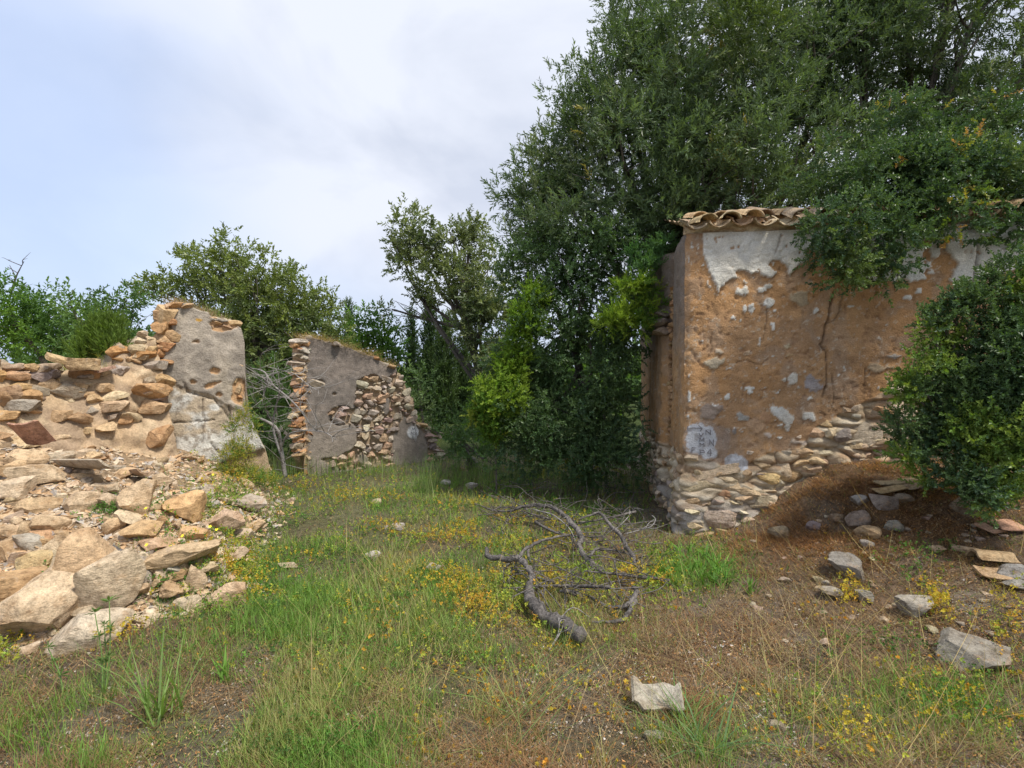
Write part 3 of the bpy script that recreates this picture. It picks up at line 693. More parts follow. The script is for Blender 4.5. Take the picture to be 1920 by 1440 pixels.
# ---- eaves: barrel tiles, one by one
def tile_mesh(name, up=True, L_=.42, r0=.095, r1=.075, n=9, nl=5, th=.014):
    vs, fs = [], []
    for i in range(nl):
        f = i / (nl - 1); r = lerp(r0, r1, f)
        for side in (0, 1):
            for j in range(n):
                a = math.pi * (j / (n - 1)) * .92 + math.pi * .04; q = r - (th if side else 0)
                vs.append((q * math.cos(a), f * L_, (q * math.sin(a) * .78) * (1 if up else -1)))
    def ix(i, s, j): return i * 2 * n + s * n + j
    for i in range(nl - 1):
        for j in range(n - 1):
            fs += [[ix(i, 0, j), ix(i, 0, j + 1), ix(i + 1, 0, j + 1), ix(i + 1, 0, j)], [ix(i, 1, j + 1), ix(i, 1, j), ix(i + 1, 1, j), ix(i + 1, 1, j + 1)]]
        for j in (0, n - 1): fs.append([ix(i, 0, j), ix(i + 1, 0, j), ix(i + 1, 1, j), ix(i, 1, j)])
    for i in (0, nl - 1):
        for j in range(n - 1): fs.append([ix(i, 0, j), ix(i, 1, j), ix(i, 1, j + 1), ix(i, 0, j + 1)])
    v = np.array(vs); v = v + .004 * (np.stack([fbm(v[:, 0] * 30, v[:, 1] * 30, v[:, 2] * 30 + k, 2) for k in range(3)], 1) - .5) * 2
    return npmesh(name, v, np.array(fs), M_tile, None, True)
capm, chm = tile_mesh("cover_tile", True), tile_mesh("channel_tile", False, r0=.10, r1=.085)
TC = [(.58, .46, .30), (.53, .40, .25), (.62, .52, .36), (.42, .35, .27), (.58, .43, .28)]
roof = empty("roof", (0, 0, 0)); roof.parent = bld; roof.location = (0, 0, TOPZ)
sl = R(17); spc = .205
for i in range(24):
    for row in range(2):
        s0 = .10 + i * spc
        base = WP(s0, TOPZ + .012 + .030 * (fbm(np.array([i * .7]), np.array([0.]), row, 2)[0] - .5) + row * .36 * math.sin(sl), .13 - row * .36 * math.cos(sl))
        for kind, mesh, dx, dz in (("channel_tile", chm, 0, .080), ("cover_tile", capm, spc / 2, .075)):
            if kind == "cover_tile" and row == 0 and (i in (3,)): continue
            o = bpy.data.objects.new(kind, mesh); p = base + np.array([UU[0] * dx, UU[1] * dx, dz]) - np.array([C0[0], C0[1], TOPZ])
            o.location = tuple(p); o.rotation_euler = (sl + rng.uniform(-.14, .08), rng.uniform(-.18, .18), ang_f + rng.uniform(-.12, .12)); o.color = jit(random.choice(TC), .12) + (1,); link(o, roof)
# rest of the roof slope, tiles in corrugated sheet form further up under the branches
U_, R_ = np.meshgrid(np.arange(.02, 4.9, .02), np.arange(.55, 3.4, .12))
zc = TOPZ + .05 + R_ * math.sin(sl) + .055 * np.abs(np.sin(np.pi * (U_ - .1) / spc)) + .015 * (np.floor(R_ / .36) % 1 == 0) - .03 * ((R_ % .36) / .36)
PX = C0[0] + UU[0] * U_ - NN[0] * R_; PY = C0[1] + UU[1] * U_ - NN[1] * R_
o = nobj("upper_tiles", np.stack([PX, PY, zc], -1).reshape(-1, 3) - 0, gridfaces(*U_.shape), M_oldwall, np.tile((.42, .31, .22), (U_.size, 1)), True, bld)
# mortar bed, following the scallops of the tiles
U_, R_ = np.meshgrid(np.arange(.0, 4.9, .0125), np.arange(0, 1.001, .1))
sc_ = .5 + .5 * np.cos(2 * np.pi * (U_ - .10) / spc)
zz = TOPZ - .012 + R_ * (.075 + .045 * (1 - sc_)) + .02 * (fbm(U_ * 9, R_ * 3, 6, 2) - .5); pr = -.03 + .05 * R_ + .045 * (fbm(U_ * 11, R_ * 5, 3, 4) - .5)
nobj("mortar_bed", np.stack([C0[0] + UU[0] * U_ + NN[0] * pr, C0[1] + UU[1] * U_ + NN[1] * pr, zz], -1).reshape(-1, 3), gridfaces(*U_.shape), M_oldwall, lerp(np.array([.62, .53, .39]), np.array([.44, .32, .20]), sm(.4, .6, fbm(U_ * 8, R_ * 4, 8, 4))[..., None]).reshape(-1, 3), True, bld)

# ================================================================== RUINED WALLS (left)
def wall_frame(P0, deg): 
    u = np.array([math.cos(R(deg)), math.sin(R(deg))]); n_ = np.array([u[1], -u[0]]); return np.array(P0), u, n_
def Wp(fr, px, py):
    P0, u, n_ = fr; d = ray(px, py); k = (P0 @ n_) / (d[:2] @ n_); p = d * k; return float((p[:2] - P0) @ u), float(CAM_H + p[2])
class Skin:
    """a wall built as a closed body: both faces, ends and a ragged top, the visible face displaced"""
    def __init__(s, fr, x0, x1, step, top, thick, z0=-.2):
        s.fr = fr; s.x0, s.x1 = x0, x1; s.step = step
        s.xs = np.arange(x0, x1 + step / 2, step); s.top = top(s.xs); s.z0 = z0
        nz = int((s.top.max() - z0) / step); s.v = np.linspace(0, 1, nz)
        s.X, s.V_ = np.meshgrid(s.xs, s.v); s.Z = z0 + (s.top[None] - z0) * s.V_; s.thick = thick; s.disp = 0 * s.X; s.C = np.zeros(s.X.shape + (3,))
    def build(s, name, parent, mat, batter=0.):
        P0, u, n_ = s.fr; d = s.disp + batter * (1 - s.V_)
        F_ = np.stack([P0[0] + u[0] * s.X + n_[0] * d, P0[1] + u[1] * s.X + n_[1] * d, s.Z], -1)
        jt = .04 * (fbm(s.X * 8, s.Z * 8, 77, 3) - .5); B = np.stack([P0[0] + u[0] * s.X - n_[0] * (s.thick + jt), P0[1] + u[1] * s.X - n_[1] * (s.thick + jt), s.Z], -1)
        nr, nc = s.X.shape; V = np.vstack([F_.reshape(-1, 3), B.reshape(-1, 3)]); f = gridfaces(nr, nc); b = f[:, ::-1] + nr * nc
        Fs = [f, b]; o_ = nr * nc; C = np.vstack([s.C.reshape(-1, 3), s.C.reshape(-1, 3)])
        # top and ends closed with rough strips
        def strip(ia, ib, nm, bul):
            k = 5; base = V[ia]; oth = V[ib]; rows = [ia]; nonlocal_V = []
            for q in range(1, k):
                t = q / k; P = lerp(base, oth, t) + nm * (bul * math.sin(math.pi * t)) + (np.stack([fbm(base[:, 0] * 12 + t * 9, base[:, 2] * 12, base[:, 1] * 12 + w_ * 5, 3) for w_ in range(3)], 1) - .5) * .07
                nonlocal_V.append(P)
            return nonlocal_V
        def add(ia, ib, nm, bul, Vl, Cl, Fl, cc_):
            n0 = len(ia); prev = ia; mids = strip(ia, ib, nm, bul); cnt = sum(len(q) for q in Vl)
            idx = []
            for P in mids: idx.append(np.arange(cnt, cnt + n0)); Vl.append(P); Cl.append(np.tile(cc_, (n0, 1)) * (.7 + .6 * rng.random((n0, 1)))); cnt += n0
            idx.append(ib)
            for nx_ in idx: Fl.append(np.stack([prev[:-1], prev[1:], nx_[1:], nx_[:-1]], 1)); prev = nx_
        Vl, Cl = [V], [C]; fi = np.arange(nr * nc).reshape(nr, nc)
        add(fi[-1], fi[-1] + o_, np.array([0, 0, 1.]), .03, Vl, Cl, Fs, np.array([.38, .31, .23]))
        add(fi[::-1, 0], fi[::-1, 0] + o_, np.array([-u[0], -u[1], 0]), .03, Vl, Cl, Fs, np.array([.46, .31, .18]))
        add(fi[:, -1], fi[:, -1] + o_, np.array([u[0], u[1], 0]), .03, Vl, Cl, Fs, np.array([.46, .31, .18]))
        s.batter = batter
        return nobj(name, np.vstack(Vl), np.vstack(Fs), mat, np.clip(np.vstack(Cl), 0, 1), True, parent)
    def P(s, x, z, dn=0.):
        P0, u, n_ = s.fr; j = int(np.clip((x - s.x0) / s.step, 0, len(s.xs) - 1)); v = np.clip((z - s.z0) / (s.top[j] - s.z0), 0, 1); i = int(v * (len(s.v) - 1))
        d = s.disp[i, j] + getattr(s, 'batter', 0) * (1 - v) + dn; return np.array([P0[0] + u[0] * x + n_[0] * d, P0[1] + u[1] * x + n_[1] * d, z])
    def topat(s, x): return float(np.interp(x, s.xs, s.top))
def blobS(sk, fr, px, py, w, h, Y, rot=0, ns=10, na=.5):
    x0, z0 = Wp(fr, px, py); k = Y / F; c, s_ = math.cos(rot), math.sin(rot); dx, dz = sk.X - x0, sk.Z - z0
    u, v = (dx * c + dz * s_) / (w * k / 2), (-dx * s_ + dz * c) / (h * k / 2)
    if ns == 10: ns = float(np.clip(1.1 / (max(w, h) * k), 4, 22)); na = 1.0
    return sm(1.08, .92, np.hypot(u, v) + na * (fbm(sk.X * ns + px, sk.Z * ns, 3, 4) - .5) * 2)

def pack(inside, x0, x1, z0, z1, sizes, tries, gap=1.0, maxn=285):
    """irregular interlocking stones: big ones first, smaller ones into what is left"""
    out = []; arr = np.zeros((0, 4))
    for si, (w0, w1, h0, h1) in enumerate(sizes):
        for _ in range(tries):
            if len(out) >= maxn: return out
            w, h = rng.uniform(w0, w1), rng.uniform(h0, h1); x, z = rng.uniform(x0, x1), rng.uniform(z0, z1)
            if len(arr) and np.any((np.abs(arr[:, 0] - x) < (arr[:, 2] + w) / 2 * gap) & (np.abs(arr[:, 1] - z) < (arr[:, 3] + h) / 2 * gap)): continue
            if not inside(x, z, w, h): continue
            out.append((x, z, w, h)); arr = np.vstack([arr, [x, z, w, h]])
    return out
# --- wall fragment with grey render
fr1 = wall_frame((-4.0, 6.0), 33.7)
tp1 = [Wp(fr1, *p) for p in [(296, 640), (300, 600), (318, 572), (345, 570), (380, 585), (410, 598), (430, 606), (452, 612), (458, 640), (462, 720), (468, 780), (480, 805), (490, 830), (502, 850), (508, 880)]]
tx = np.array([p[0] for p in tp1]); tz = np.array([p[1] for p in tp1]); o_ = np.argsort(tx); tx, tz = tx[o_], tz[o_]
def top1(x): return np.maximum(np.interp(x, tx, tz) + .05 * (fbm(x * 14, x * 0, 3, 3) - .5) * 2, -.1)
sk = Skin(fr1, float(tx[0]) - .1, float(tx[-1]) + .03, .016, top1, .42)
w1 = empty("plastered_wall_fragment", (fr1[0][0], fr1[0][1], 0), label="tall broken wall fragment with grey render and white lower plaster above the rubble", cat="ruined wall")
X_, Z_ = sk.X, sk.Z
sk.disp = .03 * (fbm(X_ * 4, Z_ * 4, 1, 4) - .5) + .014 * (fbm(X_ * 18, Z_ * 18, 2, 4) - .5)
grc = lerp(np.array([.44, .385, .32]), np.array([.32, .28, .235]), sm(.4, .62, fbm(X_ * 6, Z_ * 6, 5, 5))[..., None]); grc = lerp(grc, np.array([.42, .36, .28]), sm(.5, .75, fbm(X_ * 3, Z_ * 3, 9, 4))[..., None])
lowline = np.interp(X_, [Wp(fr1, p, 700)[0] for p in (300, 312, 345, 400, 440, 470)], [Wp(fr1, 350, q)[1] for q in (715, 712, 728, 745, 770, 790)]) + .07 * (fbm(X_ * 8, Z_ * 8, 8, 4) - .5)
lowm = sm(.01, -.01, Z_ - lowline)
wc = lerp(np.array([.66, .64, .59]), np.array([.50, .41, .30]), sm(.42, .58, fbm(X_ * 5, Z_ * 7, 21, 5))[..., None]); wc = lerp(wc, np.array([.27, .22, .17]), (sm(.6, .68, fbm(X_ * 22, Z_ * 22, 22, 3)) * .7)[..., None])
sk.C = lerp(grc, wc, lowm[..., None]); sk.disp = sk.disp + .018 * (1 - lowm)
for q in [(368, 640, 16, 9), (402, 695, 12, 10), (395, 722, 34, 12, .4), (360, 716, 14, 12), (410, 738, 10, 8), (448, 735, 24, 50), (420, 612, 40, 14, .3), (406, 608, 22, 12)]:
    b_ = blobS(sk, fr1, *q[:4], 6.3, *(q[4:])); sk.disp -= .035 * b_; sk.C = lerp(sk.C, np.array([.52, .33, .18]), b_[..., None])
b_ = blobS(sk, fr1, 372, 600, 9, 7, 6.3); sk.C = lerp(sk.C, np.array([.62, .36, .08]), b_[..., None])
# lower edge crumbled into stones
foot_ = sm(.03, -.03, Z_ - np.interp(X_, [Wp(fr1, p, 880)[0] for p in (285, 310, 345, 370, 400, 430, 505)], [Wp(fr1, 380, q)[1] for q in (850, 870, 885, 905, 880, 865, 850)]) + .05 * (fbm(X_ * 9, Z_ * 9, 4, 3) - .5))
sk.disp -= .06 * foot_; sk.C = lerp(sk.C, np.array([.44, .33, .22]), foot_[..., None])
for pts in [[(345, 715), (350, 735), (400, 748), (425, 775), (440, 800)], [(380, 750), (383, 790), (378, 830)], [(300, 790), (340, 792), (400, 788)], [(430, 760), (436, 800), (440, 830)], [(318, 800), (330, 830), (325, 850)], [(395, 830), (410, 850), (420, 870)]]:
    cr_ = [Wp(fr1, *p) for p in pts]; d = segdist(X_ + .03 * (fbm(X_ * 18, Z_ * 18, 90, 2) - .5), Z_ + .03 * (fbm(X_ * 18, Z_ * 18, 91, 2) - .5), cr_); gk = sm(.014, .003, d); sk.disp -= .025 * gk; sk.C = lerp(sk.C, np.array([.17, .13, .10]), (gk * .6)[..., None])
# left margin is bare core
core = sm(.035, -.02, X_ - np.interp(Z_, [.3, 1.0, 1.35, 1.7, 2.1, 2.4], [-.12, -.12, -.10, .05, .14, .2]) + .05 * (fbm(X_ * 7, Z_ * 7, 14, 3) - .5)); sk.disp = lerp(sk.disp, -.06 + .1 * (fbm(X_ * 9, Z_ * 9, 17, 3) - .5), core); sk.C = lerp(sk.C, np.array([.50, .32, .18]), core[..., None])
sk.build("rendered_face", w1, M_oldwall)
ORC = [(.52, .32, .18), (.55, .40, .25), (.48, .28, .15), (.56, .46, .33), (.45, .33, .22), (.58, .42, .26)]
a1 = R(33.7)
def pillar(parent, fr, list_, Y, cols=ORC, depth=.14, mesh=None):
    for (px, py, w, h) in list_:
        x, z = Wp(fr, px, py); k = Y / F; P0, u, n_ = fr
        stone("stone", mesh or random.choice(ROCKS), (P0[0] + u[0] * x - n_[0] * .06, P0[1] + u[1] * x - n_[1] * .06, z), (w * k * .56, depth, h * k * .56), (rng.uniform(-.2, .2), rng.uniform(-.2, .2), wallrot(u) + rng.uniform(-.2, .2)), jit(random.choice(cols), .12), parent)
pillar(w1, fr1, [(312, 590, 34, 36), (306, 612, 36, 22), (315, 628, 36, 26), (300, 636, 30, 22), (290, 650, 30, 16), (310, 650, 36, 20), (296, 664, 46, 18), (318, 575, 20, 14), (330, 571, 24, 12), (350, 572, 22, 10), (308, 680, 34, 14), (285, 682, 30, 14), (320, 605, 16, 20)], 6.0)
pillar(w1, fr1, [(445, 705, 16, 22), (450, 728, 18, 16), (449, 745, 16, 16), (408, 604, 22, 12), (425, 612, 26, 10), (440, 608, 24, 16), (398, 600, 14, 8), (300, 590, 18, 20), (453, 690, 12, 14)], 6.45, depth=.08)
pillar(w1, fr1, [(310, 885, 26, 12), (335, 895, 30, 14), (360, 905, 24, 14), (375, 890, 26, 12), (398, 893, 26, 13), (352, 885, 18, 10), (385, 908, 26, 14), (405, 908, 20, 10), (418, 890, 22, 12), (340, 912, 24, 10), (372, 922, 30, 16), (385, 925, 24, 20), (300, 905, 24, 12), (395, 878, 18, 8)], 6.3, cols=GREY[:4] + TAN[:3], depth=.09)

# --- long collapsed rubble wall at the far left
frR = (np.array([-4.0, 6.0]) + np.array([-.53, -.848]) * 3.2, np.array([.53, .848]), np.array([.848, -.53]))
def topR(x):
    k = 3.2 - x
    return np.interp(k, [-.1, .02, .06, .12, .2, .27, .33, .40, .48, .6, .8, 1.1, 1.35, 1.6, 2.2, 3.2], [1.95, 1.95, 1.95, 1.93, 1.88, 1.80, 1.84, 1.78, 1.62, 1.60, 1.59, 1.58, 1.66, 1.72, 1.80, 1.8]) + .05 * (fbm(x * 11, x * 0, 5, 3) - .5) * 2
wr = empty("collapsed_rubble_wall", (frR[0][0], frR[0][1], 0), label="long collapsed wall of tan rubble stone set in earth at the left edge", cat="ruined wall")
skR = Skin(frR, 0, 3.2, .022, topR, .35, z0=.2)
X_, Z_ = skR.X, skR.Z
skR.disp = .16 * (fbm(X_ * 2.2, Z_ * 2.2, 1, 4) - .5) + .08 * (fbm(X_ * 7, Z_ * 9, 2, 4) - .5) + .03 * (fbm(X_ * 25, Z_ * 25, 2, 3) - .5)
skR.C = lerp(np.array([.50, .365, .23]), np.array([.38, .28, .19]), sm(.4, .65, fbm(X_ * 4, Z_ * 6, 5, 5))[..., None]); skR.C = lerp(skR.C, np.array([.57, .44, .29]), sm(.55, .7, fbm(X_ * 9, Z_ * 9, 6, 4))[..., None])
skR.build("earth_core", wr, M_oldwall, batter=.62)
aR = wallrot(frR[1])
def inR(x, z, w, h):
    tz_ = skR.topat(x)
    if z + h * .3 > tz_: return False
    bare = float(fbm(np.array([x * 2.2]), np.array([z * 2.6]), 3, 2)[0])
    return rng.random() < .45 + .55 * sm(.55, .1, tz_ - z) - .9 * sm(.5, .62, bare) * sm(.15, .35, tz_ - z)
for (x, z, w, h) in pack(inR, .1, 3.2, .75, 2.0, [(.16, .26, .08, .13), (.10, .17, .06, .10), (.06, .11, .04, .07), (.03, .06, .025, .045)], 420, .88, 270):
    c = random.choice(TAN) if rng.random() < .82 else random.choice(GREY)
    stone("stone", random.choice(SLABS if rng.random() < .15 else ROCKS), skR.P(x, z, rng.uniform(-.04, .02)), (w * .52, w * rng.uniform(.4, .55), h * .56), (rng.uniform(-.35, .35), rng.uniform(-.35, .35), aR + rng.uniform(-.5, .5)), jit(c, .14), wr)
for (px, py, w, h, c) in [(262, 735, 58, 28, (.54, .36, .20)), (272, 762, 56, 24, (.45, .33, .21)), (268, 812, 46, 32, (.50, .33, .19)), (220, 783, 30, 18, (.50, .32, .18)), (130, 781, 32, 18, (.42, .29, .18)), (100, 778, 30, 20, (.54, .40, .25)), (88, 722, 30, 26, (.55, .42, .27)), (118, 731, 46, 30, (.42, .37, .31)), (140, 728, 26, 18, (.53, .39, .24)), (196, 760, 46, 18, (.53, .42, .30)), (163, 747, 24, 16, (.56, .42, .26)),
                          (20, 705, 40, 16, (.50, .33, .2)), (28, 728, 26, 18, (.52, .36, .2)), (60, 733, 32, 20, (.44, .39, .33)), (10, 738, 30, 24, (.42, .30, .2)), (90, 690, 40, 16, (.38, .31, .24)), (55, 692, 26, 16, (.50, .36, .22)), (30, 760, 44, 20, (.40, .37, .34)), (25, 690, 26, 12, (.42, .34, .26)),
                          (258, 640, 22, 16, (.55, .47, .36)), (250, 655, 26, 18, (.52, .43, .30)), (260, 668, 30, 14, (.50, .40, .28)), (246, 674, 18, 14, (.56, .40, .25)), (262, 628, 18, 12, (.56, .46, .34)), (278, 655, 20, 12, (.54, .40, .24)), (185, 698, 34, 14, (.55, .48, .38)), (160, 704, 28, 12, (.40, .34, .30))]:
    x, z = Wp(frR, px, py); k = float(np.hypot(*(frR[0] + frR[1] * x))) / F * .93
    P0, u, n_ = frR; v = np.clip((z - .2) / (skR.topat(x) - .2), 0, 1)
    # the battered face stands nearer than the plane: step back along the sight line until it is met
    Pq = skR.P(x, z, .02)
    stone("stone", random.choice(ROCKS), Pq, (w * k * .5, w * k * .36, h * k * .5), (rng.uniform(-.2, .2), rng.uniform(-.15, .15), aR + rng.uniform(-.25, .25)), jit(c, .06), wr)
# --- gable wall in the middle distance
fr2 = wall_frame((-3.065, 7.9), 38)
tp2 = [Wp(fr2, *p) for p in [(562, 637), (575, 632), (620, 642), (680, 662), (720, 678), (742, 688), (752, 698), (750, 712), (768, 738), (777, 742), (775, 765), (781, 790), (800, 806), (812, 822), (826, 838), (836, 850), (838, 872)]]
tx2 = np.array([p[0] for p in tp2]); tz2 = np.maximum.accumulate(np.array([p[1] for p in tp2])[::-1])[::-1]; o_ = np.argsort(tx2); tx2, tz2 = tx2[o_], tz2[o_]
def top2(x): return np.interp(x, tx2, tz2) + .035 * (fbm(x * 11, x * 0, 7, 3) - .5) * 2
sk2 = Skin(fr2, -.02, float(tx2[-1]), .02, top2, .55)
w2 = empty("stone_gable_wall", (fr2[0][0], fr2[0][1], 0), label="sloping gable wall with dark grey render and exposed fieldstone beside the dead branches", cat="ruined wall")
X_, Z_ = sk2.X, sk2.Z
sk2.disp = .03 * (fbm(X_ * 4, Z_ * 4, 1, 4) - .5) + .012 * (fbm(X_ * 18, Z_ * 18, 2, 4) - .5)
dk = lerp(np.array([.20, .175, .155]), np.array([.265, .225, .195]), sm(.35, .65, fbm(X_ * 5, Z_ * 5, 5, 5))[..., None]); dk = lerp(dk, np.array([.31, .265, .22]), (sm(1.1, .3, Z_) * .7)[..., None])
def inpoly(X, Z, poly):
    ins = np.zeros(X.shape, bool); n = len(poly)
    for i in range(n):
        (x1, y1), (x2, y2) = poly[i], poly[(i + 1) % n]
        ins ^= ((y1 > Z) != (y2 > Z)) & (X < (x2 - x1) * (Z - y1) / (y2 - y1 + 1e-12) + x1)
    return ins
expoly = [Wp(fr2, *p) for p in [(671, 712), (700, 702), (715, 712), (745, 700), (790, 700), (850, 800), (850, 900), (806, 880), (800, 815), (760, 780), (735, 820), (735, 880), (640, 880), (600, 862), (640, 855), (665, 840), (672, 815), (660, 780), (668, 745)]]
nzx, nzz = .05 * (fbm(X_ * 9, Z_ * 9, 61, 3) - .5), .05 * (fbm(X_ * 9, Z_ * 9, 62, 3) - .5)
ex = inpoly(X_ + nzx, Z_ + nzz, expoly).astype(float); pat = [(645, 775, 44, 26), (640, 788, 60, 14), (596, 719, 24, 12, .4), (628, 739, 10, 4)]
for q in pat: ex = np.maximum(ex, blobS(sk2, fr2, *q[:4], 8.3, *(q[4:])))
piece = blobS(sk2, fr2, 725, 762, 14, 36, 8.8); piece2 = blobS(sk2, fr2, 680, 862, 26, 30, 8.8); ex = ex * (1 - piece) * (1 - piece2 * .9)
sk2.disp -= .05 * ex; sk2.C = lerp(dk, np.array([.40, .30, .205]), ex[..., None])
jamb = sm(.02, -.02, X_ - .02 + .04 * (fbm(X_ * 0, Z_ * 7, 3, 3) - .5)); sk2.disp -= .04 * jamb; sk2.C = lerp(sk2.C, np.array([.46, .34, .22]), jamb[..., None])
pw = blobS(sk2, fr2, 774, 811, 24, 23, 9.1, 0, 6, .08); sk2.disp = lerp(sk2.disp, .012, pw); sk2.C = lerp(sk2.C, np.array([.74, .74, .74]), pw[..., None]); 
sk2.build("rendered_face", w2, M_oldwall)
EXC = [(.46, .42, .36), (.50, .45, .38), (.38, .34, .31), (.42, .35, .29), (.52, .47, .40), (.45, .33, .24), (.33, .29, .28), (.40, .30, .27)]
a2 = wallrot(fr2[1])
def in2(x, z, w, h):
    i = int(np.clip((z + .2) / (sk2.topat(x) + .2) * (len(sk2.v) - 1), 0, len(sk2.v) - 1)); j = int(np.clip((x - sk2.x0) / sk2.step, 0, len(sk2.xs) - 1))
    return z + h * .3 < sk2.topat(x) and ex[i, j] > .5
for (x, z, w, h) in pack(in2, 0, 2.5, -.03, 1.8, [(.13, .22, .08, .13), (.08, .15, .055, .09), (.045, .09, .035, .06), (.025, .05, .02, .035)], 900, .90, 290):
    stone("stone", random.choice(ROCKS), sk2.P(x, z, rng.uniform(.005, .03)), (w * .54, .065, h * .57), (rng.uniform(-.2, .2), rng.uniform(-.4, .4), a2 + rng.uniform(-.2, .2)), jit(random.choice(EXC), .15), w2)
pillar(w2, fr2, [(559 + (q % 2) * 6 + rng.uniform(-3, 3), 645 + q * 9.5 + rng.uniform(-2, 2), rng.uniform(18, 30), rng.uniform(8, 13)) for q in range(23)], 7.95, cols=ORC + [(.45, .38, .31)], depth=.10)
pillar(w2, fr2, [(560, 642, 30, 14), (566, 655, 26, 12), (568, 668, 18, 10)], 7.95, cols=[(.52, .50, .46)], depth=.11)
zrow = -.0                                                    # the door jamb: end face stones
while zrow < 1.98:
    hrow = rng.uniform(.06, .12)
    for t0 in (.0, .2, .4):
        p = fr2[0] - fr2[2] * (t0 + rng.uniform(.07, .12)) + fr2[1] * rng.uniform(.03, .07)
        stone("stone", random.choice(ROCKS), (p[0], p[1], zrow + hrow / 2), (.10, .085, hrow * .55), (0, rng.uniform(-.15, .15), a2 + 1.5 + rng.uniform(-.2, .2)), jit(random.choice([(.52, .48, .42)] * 2 + ORC if zrow > 1.7 else ORC + [(.42, .35, .28)]), .12), w2)
    zrow += hrow
x = 0.02
while x < 2.4:                                                # coping of loose slabs under the dry grass
    w = rng.uniform(.10, .24); p = fr2[0] + fr2[1] * (x + w / 2) - fr2[2] * rng.uniform(.0, .3)
    stone("stone", random.choice(SLABS), (p[0], p[1], sk2.topat(x + w / 2) - .01), (w * .55, .12, rng.uniform(.025, .045)), (0, rng.uniform(.1, .35), a2), jit(random.choice(EXC + ORC), .1), w2); x += w * .8
def tw2(px, py):
    x, z = Wp(fr2, px, py); return sk2.P(x, z, .006)
for nm, lns in {'letter_i': [[(768, 807), (768, 801)]], 'letter_m': [[(771, 808), (772, 802), (774, 805), (777, 802), (778, 808)]], 'letter_n': [[(770, 815), (770, 809.5), (774, 815), (774, 809.5)]], 'digit_two': [[(776, 811), (778, 809), (780, 811), (776, 814), (780, 814)]], 'letter_s': [[(775, 817), (772, 817), (772, 818.5), (775, 819), (772, 820.5)]]}.items():
    strokes(nm, w2, tw2, lns, .7, .003, M_paint)

# ================================================================== LOOSE STONES AND TILES
def dist(p): return float(np.linalg.norm(np.asarray(p) - np.array([0, 0, CAM_H])))
BIG = {}
def loose(px, py, w, h, c, label, kind='rock', rz=None, tilt=None, sink=.32, group=None, flatn=None, name="loose_stone", cat="stone", seed=None, tl=0.):
    """px, py: where the middle of the stone shows; w, h its size there in pixels"""
    p = G(px, py + h * .3); D = dist(p); w = float(w); hw = w * .95 / F * D / 2; Hh = h / F * D / 2; th_ = math.atan2(CAM_H - p[2], float(np.hypot(p[0], p[1])))
    dp = hw * (.62 if kind == 'rock' else .66); dp = min(dp, Hh * .8 / max(math.sin(th_), .15)); hh = math.sqrt(max(Hh ** 2 - (dp * math.sin(th_)) ** 2, (.45 * Hh) ** 2)) / math.cos(th_)
    p = G(px, py + hh * (1 - sink) * math.cos(th_) / D * F)
    seed = seed if seed is not None else int(px * 7 + py * 13) % 9973
    v, f = rock_shape(seed, 4 if w > 45 else 3, 11 if kind != 'block' else 1, .05, .3 if kind == 'rock' else (.7 if kind == 'slab' else 1.))
    v = v * np.array([hw, dp, hh])
    # medium relief in the stone's own size
    q = 1 / max(hw, .02); nn = v / (np.linalg.norm(v, axis=1, keepdims=True) + 1e-9)
    lay = fbm(v[:, 0] * q * .6, v[:, 1] * q * .6, v[:, 2] * q * (7 if kind == 'slab' else 2.5) + seed, 4) - .5
    v = v + nn * (lay * .12 * min(hw, hh * 1.5))[:, None]
    me = npmesh("stone_shape", v, f, M_stone_l if kind == 'slab' else M_stone, None, True)
    try: me.set_sharp_from_angle(angle=R(26))
    except Exception: pass
    o = bpy.data.objects.new(name, me); o.location = (p[0], p[1], p[2] + hh * (1 - sink))
    o.rotation_euler = (tilt or rng.uniform(-.1, .1), tl, rz if rz is not None else math.atan2(-p[0], p[1]) + rng.uniform(-.25, .25)); o.color = tuple(c) + (1,)
    link(o); tag(o, label, cat, group); return o
